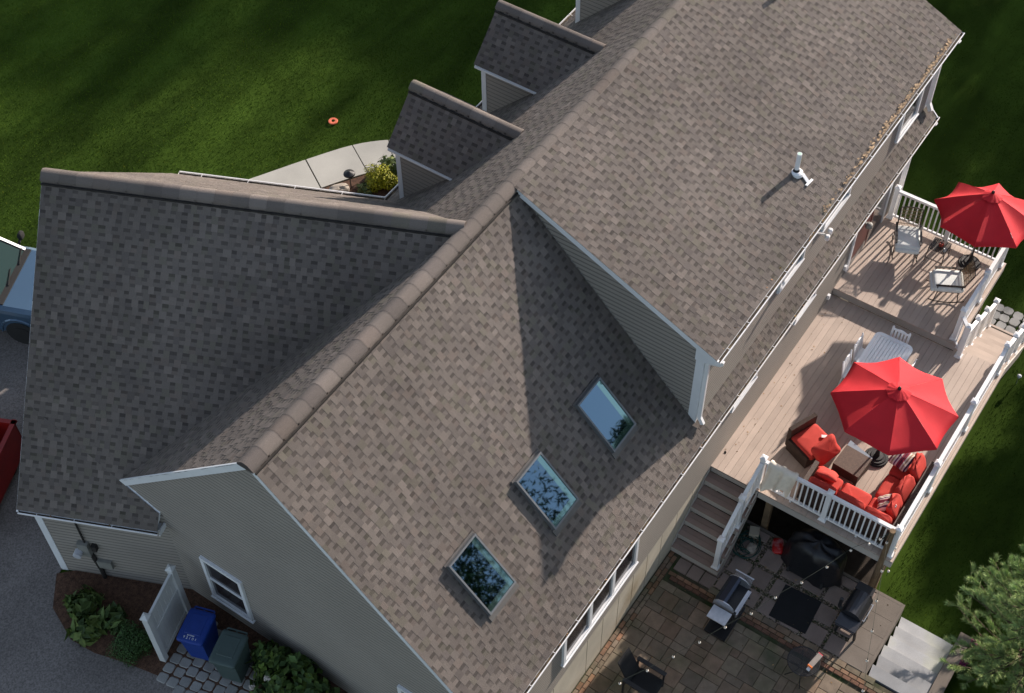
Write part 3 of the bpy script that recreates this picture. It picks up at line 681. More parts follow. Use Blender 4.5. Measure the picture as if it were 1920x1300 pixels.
xy=xy[keep]; z=np.array([gz(a,b) for a,b in xy])
blades('grass',xy,z-.005,.02,.055,.007,'short grass of the back lawn, its green darkened for shade',.62)  # blade colour lowered to paint in the shade over the back lawn

# ================================================================ PATIO
patio=thing('patio',None,None,(5,-7,-.0)); patio['kind']='structure'; OFF[patio.name]=(5,-7,0)
mb=MB(); mb.box((-6,-12.5,-.75),(7.0,-WALL,-.035)); mb.box((7.0,-9.05,-.75),(8.92,-WALL,-.035)); part(mb,'patio_base',mt['sand'],patio)
rnd=random.Random(21); cells={}; u_=.19; pav=[]
x0,y0=-1.0,-4.385; NXc=int((6.68-x0)/u_); NYc=int(6.4/u_)
order=[(i,j) for j in range(NYc) for i in range(NXc)]
for i,j in order:
    if (i,j) in cells: continue
    r=rnd.random(); opts=[(2,2),(2,1),(1,2),(1,1)] if r<.55 else ([(2,1),(2,2),(1,1)] if r<.75 else [(1,2),(2,2),(1,1)] if r<.92 else [(1,1)])
    for a,b in opts:
        if all((i+p,j+q) not in cells and i+p<NXc and j+q<NYc for p in range(a) for q in range(b)):
            for p in range(a):
                for q in range(b): cells[(i+p,j+q)]=1
            pav.append((x0+i*u_,y0-(j+b)*u_,a*u_,b*u_,'t')); break
# brick soldier rows by the wall and between the two patio fields
y=-WALL-.02
x=x0
while x<7.3: w=.19; pav.append((x,y-.10,w,.095,'r' if rnd.random()<.5 else 't')); pav.append((x-.09,y-.205,w,.095,'r' if rnd.random()<.6 else 't')); x+=w
y=-4.5
while y>-10.9:
    pav.append((6.70,y-.19,.095,.185,'R')); pav.append((6.80,y-.19+.09,.095,.185,'r')) ; pav.append((6.90,y-.30,.14,.29,'t') if int(y*10)%3 else (6.9,y-.19,.14,.18,'t')) if False else None; y-=.19
y=-5.35
while y>-9.0: pav.append((6.905,y-.33,.15,.325,'t')); y-=.33
cols={'t':[(1,1,1),(1.06,1,.96),(.88,.88,.87),(1.12,1.07,1.0),(1.02,.90,.84),(.93,.95,.90)],'r':[(1.25,.88,.72),(1.05,.8,.68),(1,1,.95)],'R':[(.80,.52,.46),(.72,.48,.44)]}
def paver_mb(x,y,w,h,t,ox=0,oy=0):
    mb=MB(); g=.005; c=rnd.choice(cols[t]); k=rnd.uniform(.82,1.18); c=tuple(q*k for q in c); dz=rnd.uniform(-.004,.004)
    mb.box((x+g,y+g,-.05),(x+w-g,y+h-g,-.006+dz),col=c); mb.box((x+g,y+g,-.006+dz),(x+w-g,y+h-g,.0+dz),col=c,top=.955); return mb
pav=[p for p in pav if p]
pav.sort(key=lambda p:0 if (2.4<p[0]<6.9 and p[1]>-4.3-(p[0]-2.2)*1.35-1.0 and p[1]>-10.4) else 1)
pav1=[p for p in pav if p[2]>.15 and p[3]>.15][:300-26]; s1=set(pav1); rest=MB()
for p in pav1: part(paver_mb(*p),'paver',mt['paver'],patio)
for p in pav:
    if p in s1: continue
    m2=paver_mb(*p); b=len(rest.v); rest.v+=m2.v; rest.f+=[tuple(i+b for i in f) for f in m2.f]; rest.c+=m2.c; rest.has=True
part(rest,'small_pavers',mt['paver'],patio,'stuff')
# grill area: square slabs in pea gravel
mb=MB(); mb.box((7.06,-8.42,-.06),(8.92,-4.3,-.022)); part(mb,'gravel_base',mt['gravel'],patio) if False else part(mb,'gravel_base',mt['sand'],patio)
gx=[(7.08,.42),(7.60,.44),(8.14,.44),(8.68,.22)]; yy=-5.42
while yy>-8.4:
    for k,(x,w) in enumerate(gx):
        mb=MB(); h=.44; o=rnd.uniform(-.015,.015); mb.box((x+.005,yy-h+o,-.04),(x+w,yy+o,-.004)); mb.box((x+.005,yy-h+o,-.004),(x+w,yy+o,.004),top=.97); part(mb,'patio_slab',mt['slab'],patio)
    yy-=.53
rnd=random.Random(33); mb=MB()
for i in range(5200):
    x=rnd.uniform(7.06,8.9); y=rnd.uniform(-8.42,-5.3); s=rnd.uniform(.010,.022); k=rnd.uniform(.5,1.5); c=(k,k*rnd.uniform(.85,1),k*rnd.uniform(.75,1))
    z=-.018; mb.grid([(x-s,y-s*.7,z),(x+s*.8,y-s,z),(x+s,y+s*.8,z),(x-s*.7,y+s,z),(x+rnd.uniform(-.3,.3)*s,y+rnd.uniform(-.3,.3)*s,z+s*.8)],[(0,1,4),(1,2,4),(2,3,4),(3,0,4)],c)
part(mb,'pea_gravel',mt['gravel'],patio,'stuff')
yy=-4.45
while yy>-5.2:
    for x in(6.98,7.32,7.66,8.0): mb=MB(); mb.box((x,yy-.3,-.04),(x+.32,yy,.001),top=.98); part(mb,'patio_slab',mt['slab'],patio)
    yy-=.32
for i in range(4): a=-8.44; mb=MB(); x=7.05+i*.47; mb.box((x,-9.03,-.5),(x+.463,a,.006)); part(mb,'coping_stone',mt['coping'],patio)
mb=MB(); mb.box((8.92,-9.03,-.75),(8.99,-WALL,.008)); mb.box((7.05,-9.09,-.75),(8.99,-9.032,.004)); part(mb,'retaining_edge',mt['coping'],patio)
# granite steps down to the lawn
stp=thing('garden_steps','wide pale granite garden steps leading down beside the patio corner','steps',(8,-9.7,-.6),world=True)
for i in range(6):
    mb=MB(); x=7.06+i*.33; rr=random.Random(i); o_=rr.uniform(-.05,.0); a=[(x,-9.13+o_),(x+.285,-9.10+o_*.4),(x+.285,-10.33),(x,-10.33)]; mb.prism(a,-.95-i*.01,-.02-i*.10); part(mb,'step_slab',mt['step'],stp)
mb=MB(); mb.box((6.95,-10.60,-1.0),(9.1,-10.34,-.05)); part(mb,'cheek_wall',mt['coping'],stp)
# mulch under deck
mb=MB(); mb.box((9.0,-8.3,-.7),(17.8,-WALL,-.50)); part(mb,'soil_under_deck',mt['soil'],None,'structure')

# ================================================================ DECK
deck=thing('deck','two level tan composite deck with white vinyl railings along the rear wall','deck',(12,-6,0),world=True)
zd=1.508
def boards(x0,x1,y0,y1,z,parent,name='deck_board',mat='deck',w=.140,g=.005):
    y=y0
    while y>y1+.02:
        yb=max(y-w,y1); mb=MB(); mb.box((x0,yb,z-.028),(x1,y,z-.003)); mb.box((x0,yb,z-.003),(x1,y,z),top=1); part(mb,name,mt[mat],parent); y=yb-g
boards(8.853,14.79,-WALL-.02,-7.30,zd,deck); boards(8.853,14.95,-7.305,-8.52,zd,deck); boards(14.815,17.84,-WALL-.02,-7.313,zu,deck)
def dbox(a,b,name,mat,parent=deck): mb=MB(); mb.box(a,b); return part(mb,name,mt[mat],parent)
dbox((8.86,-8.50,zd-.05),(14.78,-WALL-.02,zd-.033),'deck_underlay','dark'); dbox((14.82,-7.30,zu-.05),(17.82,-WALL-.02,zu-.033),'deck_underlay','dark')
dbox((8.860,-8.515,zd-.25),(8.885,-5.36,zd-.034),'fascia_board','deckfascia'); dbox((8.885,-8.517,zd-.25),(14.93,-8.495,zd-.034),'fascia_board','deckfascia')
dbox((14.795,-8.0,zd-.002+.0),(14.820,-WALL-.02,zu-.031),'fascia_board','deckfascia') if False else dbox((14.812,-7.305,zd+.001),(14.832,-WALL-.02,zu-.031),'fascia_board','deckfascia')
dbox((14.835,-7.31,zu-.25),(17.83,-7.29,zu-.034),'fascia_board','deckfascia'); dbox((17.81,-7.29,zu-.25),(17.835,-WALL-.02,zu-.034),'fascia_board','deckfascia')
for x,y in((9.1,-8.3),(9.1,-5.6),(11.9,-8.3),(14.7,-8.3),(17.6,-7.1),(11.9,-6.3),(14.7,-6.3),(9.1,-6.9)): dbox((x-.07,y-.07,-.7),(x+.07,y+.07,zd-.26),'support_post','wood')
# joists
mb=MB(); x=9.05
while x<17.8: mb.box((x-.02,-7.25 if x>14.8 else -8.48,zd-.25),(x+.02,-WALL-.03,zd-.052)); x+=.4
part(mb,'joists',mt['wood'],deck,'stuff')
def post(x,y,z,h,parent=deck,lab=None):
    mb=MB(); w=.055; mb.box((x-w,y-w,z),(x+w,y+w,z+h)); p_=part(mb,'railing_post',mt['whiterail'],parent)
    mb=MB(); mb.box((x-.085,y-.085,z),(x+.085,y+.085,z+.04)); mb.box((x-.085,y-.085,z+.04),(x+.085,y+.085,z+.06),top=.8); part(mb,'post_base',mt['whiterail'],p_)
    mb=MB(); mb.box((x-.072,y-.072,z+h),(x+.072,y+.072,z+h+.03)); mb.box((x-.072,y-.072,z+h+.03),(x+.072,y+.072,z+h+.06),top=.25); part(mb,'post_cap',mt['whiterail'],p_)
    return p_
def railing(a,b,parent=deck,h=.97,gap=.118,low=.10,inset=.06,tw=.085):
    a,b=V(a),V(b); d=(b-a); L=V((d.x,d.y,0)).length; sl=d.z/L; dh=V((d.x,d.y,0)).normalized(); a2=a+dh*inset+V((0,0,sl*inset)); b2=b-dh*inset-V((0,0,sl*inset))
    mb=MB(); mb.bar(a2+V((0,0,h-.03)),b2+V((0,0,h-.03)),tw,.05); mb.bar(a2+V((0,0,h-.07)),b2+V((0,0,h-.07)),.05,.04); r=part(mb,'railing',mt['whiterail'],parent)
    mb=MB(); mb.bar(a2+V((0,0,low)),b2+V((0,0,low)),.05,.06); m=(a2+b2)/2; mb.box((m.x-.02,m.y-.02,m.z-.0),(m.x+.02,m.y+.02,m.z+low)); part(mb,'bottom_rail',mt['whiterail'],r)
    L2=L-2*inset; n=max(1,int(L2/gap)); 
    for i in range(n):
        t=(i+.5)/n; p=a2+(b2-a2)*t; mb=MB(); mb.box((p.x-.016,p.y-.016,p.z+low),(p.x+.016,p.y+.016,p.z+h-.05)); part(mb,'baluster',mt['whiterail'],r)
    return r
PH=1.03
fy=[-5.27,-6.83,-8.385]
for y in fy: post(9.0,y,zd,PH)
for a,b in zip(fy,fy[1:]): railing((9.0,a,zd),(9.0,b,zd))
fx=[9.0,10.93,12.86,14.76]
for x in fx[1:]: post(x,-8.385,zd,PH)
for a,b in zip(fx,fx[1:]): railing((a,-8.385,zd),(b,-8.385,zd))
ux=17.70
for y in(-4.30,-5.77,-7.19): post(ux,y,zu,PH)
railing((ux,-4.30,zu),(ux,-5.77,zu)); railing((ux,-5.77,zu),(ux,-7.19,zu))
for x in(16.36,14.97): post(x,-7.19,zu,PH)
railing((ux,-7.19,zu),(16.36,-7.19,zu)); railing((16.36,-7.19,zu),(14.97,-7.19,zu))
post(14.72,-7.46,zd,PH+.05); railing((14.97,-7.19,zd+.12),(14.72,-7.46,zd+.05),inset=.05)
# outer stair down to the lawn (+x)
st=MB(); k=10; rr_=.205; rn=.295
for i in range(k):
    x=14.955+i*rn; z=zd-(i+1)*rr_; 
    for q in(0,.148): mb=MB(); mb.box((x+q,-8.46,z-.028),(x+q+.143,-7.40,z)); part(mb,'stair_tread',mt['deck'],deck)
    mb=MB(); mb.box((x-.012,-8.44,z-.01),(x+.002,-7.42,z+rr_-.03)); part(mb,'stair_riser',mt['deckfascia'],deck)
for y in(-7.41,-8.47): mb=MB(); mb.bar((14.9,y,zd-.28),(14.955+k*rn,y,zd-.28-k*rr_),.03,.30); part(mb,'stair_stringer',mt['deckfascia'],deck)
for y in(-7.46,-8.385):
    pz=[(14.72 if y>-8 else 14.76,zd)]+[(15.70,zd-2.4*rr_-.14),(16.62,zd-5.6*rr_-.1),(17.62,zd-9*rr_-.08)]
    for x,z in pz[1:]: post(x,y,z,PH)
    for (xa,za),(xb,zb) in zip(pz,pz[1:]): railing((xa,y,za-.12),(xb,y,zb+.02))
# stair down to the patio (-x)
rs_=.2154; rn=.2553
for i in range(1,7):
    x=8.853-i*rn; z=zd-i*rs_
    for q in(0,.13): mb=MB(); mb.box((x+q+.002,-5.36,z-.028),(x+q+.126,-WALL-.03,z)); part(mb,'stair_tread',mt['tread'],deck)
for i in range(7):
    x=8.853-i*rn; z=zd-i*rs_; mb=MB(); mb.box((x+.02,-5.34,z-rs_),(x+.035,-WALL-.03,z-.029)); part(mb,'stair_riser',mt['deckfascia'],deck)
for y in(-5.35,-WALL-.025): mb=MB(); mb.prism([(8.85,zd-.03),(7.34,zd-.03-6*rs_),(7.34,0),(7.7,0),(8.85,zd-.4)],0,.02,Matrix(((1,0,0,0),(0,0,1,y),(0,1,0,0),(0,0,0,1)))); part(mb,'stair_stringer',mt['deckfascia'],deck)
sp=[(9.0,zd,0),(8.22,zd-3*rs_,PH+.10),(7.42,zd-6*rs_,PH+.12)]
for x,z,h in sp[1:]: post(x,-5.25,z,h)
railing((9.0,-5.27,zd-.02),(8.22,-5.25,zd-3*rs_+.12),h=.99); railing((8.22,-5.25,zd-3*rs_+.08),(7.42,-5.25,zd-6*rs_+.14),h=.99)

# ================================================================ UMBRELLAS
def umbrella(loc,hubz,R_,drop,tilt,tdir,phase,label,crankh=1.0,scal=.035):
    """hubz relative to base"""
    t=thing('patio_umbrella',label,'umbrella',loc,0,'red patio umbrellas on the deck')
    piv=V((0,0,hubz-.75)); ax=V((math.sin(tilt)*math.cos(tdir),math.sin(tilt)*math.sin(tdir),math.cos(tilt)))
    hub=piv+ax*.75; e1=ax.cross(V((0,0,1))); e1=e1.normalized() if e1.length>1e-3 else V((1,0,0)); e2=ax.cross(e1)
    def P(r,a,dz=0): 
        z=-drop*(r**1.12)+dz; return hub+ax*z+(e1*math.cos(a)+e2*math.sin(a))*(r*R_)
    mb=MB(); mb.tube([(0,0,.05),piv],.022,10); mb.tube([piv,hub+ax*.04],.019,10); part(mb,'pole',mt['bronze'],t)
    mb=MB(); mb.lathe([(.26,0),(.27,.02),(.25,.05),(.22,.05),(.20,.075),(.15,.07),(.13,.095),(.06,.10),(.045,.22),(.03,.30),(.03,.32)],28); b=part(mb,'base',mt['castiron'],t)
    mb=MB(); mb.tube([(.03,0,.25),(.09,0,.25)],.012,8); part(mb,'base_knob',mt['blackm'],b)
    mb=MB(); mb.box((-.035,-.035,crankh),(.035,.035,crankh+.12)); mb.tube([(.03,0,crankh+.06),(.09,0,crankh+.06),(.09,0,crankh-.03)],.008,6); part(mb,'crank',mt['blackm'],t)
    nr=10; na=8
    for k in range(8):
        a0=phase+k*math.pi/4; vs=[];fs=[]
        rnd=random.Random(k+int(hubz*10))
        q1,q2=rnd.uniform(0,6),rnd.uniform(0,6)
        for i in range(nr+1):
            r=.035+(1-.035)*i/nr
            for j in range(na+1):
                s=j/na; a=a0+s*math.pi/4; mid=math.sin(math.pi*s)
                chord=math.cos(math.pi/8)/math.cos(math.pi*(s-.5)/4)
                rr=r*(chord*(1-scal*mid*r)); dz=-(.055+scal*.5-.0175)*mid*r+.004*math.sin(9*s+q1+14*r)*r+.003*math.sin(25*s+q2)
                z_adj=drop*((r**1.12)-(rr**1.12)); p=P(rr,a,dz-z_adj*.9); vs.append(p)
        for i in range(nr):
            for j in range(na): b=i*(na+1)+j; fs.append((b,b+1,b+na+2,b+na+1))
        # hem
        b0=len(vs)
        for j in range(na+1): vs.append(vs[nr*(na+1)+j]-ax*.035)
        for j in range(na): fs.append((nr*(na+1)+j,nr*(na+1)+j+1,b0+j+1,b0+j))
        mb=MB(); mb.grid(vs,fs); mb.sm=True; part(mb,'canopy_panel',mt['red'],t)
        mb=MB(); mb.tube([P(.03,a0,-.02),P(.5,a0,-.02),P(1.0,a0,-.012)],.008,5); mb.tube([P(.5,a0,-.03),piv+ax*.28],.007,5); part(mb,'rib',mt['bronze'],t)
    # gathered vent cap
    vs=[];fs=[]; m=64
    for i in range(6):
        r=.03+.17*i/5
        for j in range(m):
            a=phase+2*math.pi*j/m; oc=1-.07*abs(math.sin((a-phase)*4)); dz=.040-.018*(i/5)+ .014*math.sin(j*2.1+i)*math.sin(j*.9)*(i/5)
            vs.append(P(r*oc,a,dz))
    for i in range(5):
        for j in range(m): fs.append((i*m+j,i*m+(j+1)%m,(i+1)*m+(j+1)%m,(i+1)*m+j))
    mb=MB(); mb.grid(vs,fs); mb.sm=True; part(mb,'vent_cap',mt['red'],t)
    mb=MB(); mb.sm=True; mb.tube([hub+ax*.02,hub+ax*.05,hub+ax*.085,hub+ax*.10],[.038,.042,.03,.008],12); part(mb,'finial',mt['blackm'],t)
    return t
umbrella((11.07,-7.10,zd),2.50,1.33,.50,R(1.5),R(20),R(0),'red umbrella shading the white dining table and sofa on the lower deck')
umbrella((17.34,-6.56,zu),2.34,1.24,.60,R(6.1),R(36.6),R(151.7)-math.pi*0,'tilted red umbrella beside the two rocking chairs on the upper deck',.9,.085)

# ================================================================ DECK FURNITURE
def rocker():
    t=thing('rocking_chair','', 'rocking chair')       # faces +x
    w=.29
    for s in(-1,1):
        mb=MB(); mb.sm=True; pts=[(-.42+i*.084,s*w,.02+.075*((i-5)/5)**2) for i in range(11)]; mb.tube(pts,.014,8); 
        part(mb,'rocker_rail',mt['bronze'],t)
        mb=MB(); mb.sm=True; mb.tube([(.30,s*w,.05),(.27,s*w,.36),(.30,s*w,.60)],.013,8); part(mb,'leg',mt['bronze'],t)
        mb=MB(); mb.sm=True; mb.tube([(-.26,s*w,.05),(-.22,s*w,.34),(-.30,s*w,.62)],.013,8); part(mb,'leg',mt['bronze'],t)
        mb=MB(); mb.bar((-.33,s*w,.61),(.34,s*w,.60),.05,.018); part(mb,'armrest',mt['bronze'],t)
        mb=MB(); mb.sm=True; mb.tube([(-.20,s*.27,.36),(-.34,s*.27,.66),(-.46,s*.27,1.0)],.013,8); part(mb,'back_post',mt['bronze'],t)
    mb=MB(); mb.sm=True; mb.tube([(-.46,-.27,1.0),(-.475,-.12,1.03),(-.475,.12,1.03),(-.46,.27,1.0)],.012,8); mb.bar((.26,-.29,.35),(.26,.29,.35),.02,.025); mb.bar((-.22,-.29,.34),(-.22,.29,.34),.02,.025); part(mb,'cross_rail',mt['bronze'],t)
    mb=MB()
    for i in range(15):
        y=-.25+.5*i/14; mb.tube([(-.21,y,.38),(-.345,y,.67),(-.468,y,1.01)],.0065,4)
    for i in range(9):
        k=i/8; x=-.21-.26*k; z=.38+.63*k; mb.bar((x,-.26,z),(x,.26,z),.007,.014)
    part(mb,'woven_back',mt['rattan'],t)
    mb=MB(); mb.box((-.24,-.27,.345),(.27,.27,.365)); part(mb,'seat',mt['rattan'],t)
    mb=MB(); mb.cushion((.02,0,.455),(.36,.31,.095),e=.2,n=18); 
    # tufts
    vv=[]
    for v_ in mb.v:
        x,y,z=v_; d=0
        if z>.44:
            for tx in(-.10,.14):
                for ty in(-.12,.12): d+=.028*math.exp(-((x-tx)**2+(y-ty)**2)/.0022)
        vv.append((x,y,z-d))
    mb.v=vv; c=part(mb,'seat_cushion',mt['cushw'],t)
    mb=MB(); mb.cushion((.385,0,.40),(.05,.295,.06),e=.35,n=10); part(mb,'cushion_skirt',mt['cushw'],c)
    return t
rk=rocker(); gr='black framed rocking chairs with pale cushions'
place(rk,False,(16.86,-5.06,zu),R(204),'rocking chair with pale cushion nearest the maroon door',gr)
place(rk,True,(16.12,-6.45,zu),R(117.5),'rocking chair with pale cushion beside the deck railing, turned toward the wall',gr)
# side table, pot, jar
t=thing('side_table','small black slatted side table between the two rocking chairs','table',(17.05,-5.82,zu))
for i in range(11): y=-.20+.04*i; mb=MB(); mb.box((-.22,y-.017,.44),(.22,y+.017,.455)); part(mb,'slat',mt['bronze'],t)
for a,b in((-1,-1),(1,-1),(1,1),(-1,1)): mb=MB(); mb.tube([(a*.20,b*.20,.44),(a*.22,b*.22,0)],.012,6); part(mb,'leg',mt['bronze'],t)
mb=MB(); mb.bar((-.215,-.21,.12),(-.215,.21,.12),.012,.012); mb.bar((.215,-.21,.12),(.215,.21,.12),.012,.012); mb.bar((-.22,-.2,.43),(.22,-.2,.43),.02,.02); mb.bar((-.22,.2,.43),(.22,.2,.43),.02,.02); part(mb,'frame',mt['bronze'],t)
mb=MB(); mb.sm=True; mb.lathe([(.03,0),(.06,.02),(.065,.07),(.055,.10),(.05,.10),(.05,.09)],16); o=part(mb,'red_pot',mt['amber']); o.location=(17.05,-5.84,zu+.456); tag(o,'small dark red pot with a black lid on the side table','pot')
mb=MB(); mb.lathe([(.02,.10),(.025,.12),(.01,.14)],10); part(mb,'lid',mt['blackm'],o)
mb=MB(); mb.sm=True; mb.lathe([(.03,0),(.042,.01),(.042,.10),(.036,.11),(.036,.105)],16); o=part(mb,'glass_jar',mt['jar']); o.location=(16.93,-5.98,zu+.456); tag(o,'clear glass jar beside the red pot on the side table','jar')
# dining set
t=thing('dining_table','white slatted resin dining table half under the lower umbrella','table',(12.83,-6.17,zd))
def rrect(hx,hy,r,n=6):
    pts=[]
    for cx,cy,a in((hx-r,hy-r,0),(-hx+r,hy-r,90),(-hx+r,-hy+r,180),(hx-r,-hy+r,270)):
        for i in range(n+1): q=R(a+90*i/n); pts.append((cx+r*math.cos(q),cy+r*math.sin(q)))
    return pts
hx,hy=.94,.46
mb=MB(); out=rrect(hx,hy,.14); inn=rrect(hx-.10,hy-.075,.03); n_=len(out)
for i in range(n_):
    j=(i+1)%n_; a,b,c,d=out[i],out[j],inn[j],inn[i]
    mb.grid([(a[0],a[1],.74),(b[0],b[1],.74),(c[0],c[1],.738),(d[0],d[1],.738),(a[0],a[1],.70),(b[0],b[1],.70)],[(0,1,2,3),(4,5,1,0)])
mb.prism(inn,.695,.70); part(mb,'table_rim',mt['whitepl'],t)
for i in range(10):
    y=-.385+.77*(i+.5)/10; mb=MB(); mb.box((-hx+.105,y-.0345,.70),(hx-.105,y+.0345,.737)); part(mb,'table_slat',mt['whitepl'],t)
for a,b in((-1,-1),(1,-1),(1,1),(-1,1)): mb=MB(); mb.tube([(a*.78,b*.34,.70),(a*.82,b*.37,0)],[.035,.022],10); part(mb,'leg',mt['whitepl'],t)
def dchair():
    t=thing('dining_chair','','chair')   # faces +x
    mb=MB(); mb.box((-.20,-.21,.42),(.22,.21,.45)); part(mb,'seat',mt['whitepl'],t)
    for a,b in((-1,-1),(1,-1),(1,1),(-1,1)): mb=MB(); mb.tube([(a*.18,b*.18,.43),(a*.23,b*.21,0)],.02,8); part(mb,'leg',mt['whitepl'],t)
    for s in(-1,1):
        mb=MB(); mb.bar((-.19,s*.20,.44),(-.25,s*.20,.93),.05,.025,(1,0,0)); mb.sm=False; part(mb,'back_post',mt['whitepl'],t)
        mb=MB(); mb.lathe([(.016,.0),(.02,.015),(.005,.035)],8,(-.252,s*.20,.93)); part(mb,'finial',mt['whitepl'],t)
    for y in(-.12,-.04,.04,.12): mb=MB(); mb.bar((-.195,y,.46),(-.245,y,.86),.042,.014,(1,0,0)); part(mb,'slat',mt['whitepl'],t)
    top=[(-.19,.84),(.19,.84),(.19,.89),(.13,.885),(.08,.905),(0,.925),(-.08,.905),(-.13,.885),(-.19,.89)]
    mb=MB(); mb.prism(top,0,.024,Matrix(((0,0,1,-.262),(1,0,0,0),(0,1,0,0),(0,0,0,1)))); mb.bar((-.197,-.19,.50),(-.197,.19,.50),.02,.05); part(mb,'back_rail',mt['whitepl'],t)
    return t
dc=dchair(); g='white slat back chairs around the dining table'
for i,(x,y,a,l) in enumerate([(13.66,-6.21,180,'white slat back dining chair at the head of the table nearest the deck step'),
  (13.13,-5.76,-90,'white slat back chair on the house side, second in from the deck step'),(12.54,-5.76,-90,'white slat back chair on the house side, half hidden by the umbrella'),
  (13.10,-6.58,90,'white slat back chair on the garden side of the table, finial poking past the umbrella'),(12.40,-6.58,90,'white slat back chair on the garden side hidden under the umbrella')]):
    place(dc,i>0,(x,y,zd),R(a),l,g)
# wicker armchair (faces +x locally; back and one arm)
t=thing('wicker_armchair','dark wicker corner chair with red seat cushion near the house','armchair',(10.43,-5.78,zd),R(247.6))
mb=MB(); mb.box((-.36,-.37,.04),(.34,.37,.30)); part(mb,'wicker_base',mt['wicker'],t)
mb=MB(); mb.box((-.40,-.37,.04),(-.30,.37,.68)); part(mb,'backrest',mt['wicker'],t)
mb=MB(); mb.box((-.30,-.43,.04),(.34,-.37,.40)); part(mb,'side_panel',mt['wicker'],t)
mb=MB(); mb.cushion((.04,0,.37),(.35,.37,.085),e=.2,n=14,seed=2,wr=.03); part(mb,'seat_cushion',mt['redc'],t)
def pillow(name,label,loc,rot,h=(.25,.25,.09),mat='redc',seed=0,group=None,cat='pillow',pinch=.55,e=.42):
    mb=MB(); mb.cushion((0,0,0),h,e=e,n=14,seed=seed,wr=.10,pinch=pinch); o=part(mb,name,mt[mat]); o.location=loc; o.rotation_euler=rot; tag(o,label,cat,group); return o
pillow('loose_cushion','plump red back cushion slumped between armchair and coffee table',(10.27,-6.18,zd+.52),(R(52),R(-8),R(-20)),(.34,.27,.11),seed=4,cat='cushion')
mb=MB(); mb.box((-.035,-.06,0),(.035,.06,.02)); o=part(mb,'white_card_box',mt['whitepl']); o.location=(10.60,-5.98,zd+.475); o.rotation_euler=(0,0,R(30)); tag(o,'small white box lying on the armchair seat','box')
# coffee table
t=thing('coffee_table','dark wicker coffee table with a pale glass top slid to one side','table',(10.40,-6.77,zd),R(-4))
mb=MB(); mb.box((-.30,-.31,.14),(.30,.31,.42)); part(mb,'wicker_box',mt['wicker'],t)
for a,b in((-1,-1),(1,-1),(1,1),(-1,1)): mb=MB(); mb.box((a*.26-.03,b*.27-.03,0),(a*.26+.03,b*.27+.03,.14)); part(mb,'leg',mt['wicker'],t)
mb=MB(); mb.prism(rrect(.29,.31,.03),0,.012,Matrix.Translation((.06,.0,.424))); part(mb,'wood_top',M_('woven_brown_top',(.085,.055,.04),.45,.2,30),t) if False else None
mt['wtop']=M_('woven_brown_table_top',(.10,.066,.05),.4,.18,25,.4,80)
mb=MB(); mb.prism(rrect(.30,.31,.02),.4205,.428); part(mb,'table_top',mt['wtop'],t)
mb=MB(); mb.prism([(.24,.30),(.46,.31),(.34,-.30),(.305,-.31),(.302,.0)],.405,.417); part(mb,'glass_panel',mt['tableglass'],t)
# sectional sofa
sf=thing('sectional_sofa','L shaped wicker sectional sofa with red cushions in the railing corner','sofa',(9.9,-7.6,zd),world=True)
def sb(a,b,name,mat): mb=MB(); mb.box(a,b); return part(mb,name,mt[mat],sf)
sb((9.14,-8.27,zd+.04),(9.84,-6.22,zd+.30),'sofa_base','wicker'); sb((9.84,-8.27,zd+.04),(11.18,-7.56,zd+.30),'sofa_base','wicker')
sb((9.10,-8.28,zd+.04),(9.20,-6.22,zd+.66),'sofa_back','wicker'); sb((9.20,-8.29,zd+.04),(11.18,-8.20,zd+.66),'sofa_back','wicker'); sb((9.14,-6.22,zd+.04),(9.86,-6.12,zd+.60),'sofa_arm','wicker')
def cu(c,h,seed,e=.22,M=None,wr=.05,name='seat_cushion'): mb=MB(); mb.cushion(c,h,M,e=e,n=14,seed=seed,wr=wr); part(mb,name,mt['redc'],sf)
for i,(y0,y1) in enumerate(((-6.23,-6.86),(-6.87,-7.53),(-7.54,-8.2))): cu((9.52,(y0+y1)/2,zd+.385),(.325,(y0-y1)/2,.085),i)
for i,(x0,x1) in enumerate(((9.86,10.53),(10.54,11.18))): cu(((x0+x1)/2,-7.87,zd+.385),((x1-x0)/2,.33,.085),i+5)
for i,(y0,y1) in enumerate(((-6.24,-6.88),(-6.89,-7.53),(-7.54,-8.15))):
    c=V((9.30,(y0+y1)/2,zd+.62)); M=Matrix.Translation(c)@Matrix.Rotation(R(-12),4,'Y'); cu((0,0,0),(.075,(y0-y1)/2,.20),i+10,e=.24,M=M,wr=.03,name='back_cushion')
for i,(x,w,tw) in enumerate(((9.72,.26,6),(10.24,.31,-5),(10.90,.31,9))):
    c=V((x,-8.04,zd+.60)); M=Matrix.Translation(c)@Matrix.Rotation(R(tw),4,'Z')@Matrix.Rotation(R(-24),4,'X'); cu((0,0,0),(w,.095,.23),i+20,e=.36,M=M,wr=.10,name='back_cushion')
pg='throw pillows on the sectional sofa'
pillow('throw_pillow','square red throw pillow leaning at the arm end of the sofa',(9.66,-6.50,zd+.62),(R(8),R(38),R(12)),(.25,.25,.09),seed=6,group=pg)
pillow('throw_pillow','purple and cream striped pillow at the far end of the sofa, under the umbrella edge',(10.92,-7.66,zd+.60),(R(-16),R(0),R(80)),(.24,.24,.09),'stripe',7,pg)
pillow('throw_pillow','purple and cream striped pillow in the inner corner of the sofa',(9.72,-7.86,zd+.62),(R(-30),R(18),R(20)),(.25,.22,.09),'stripe',8,pg)
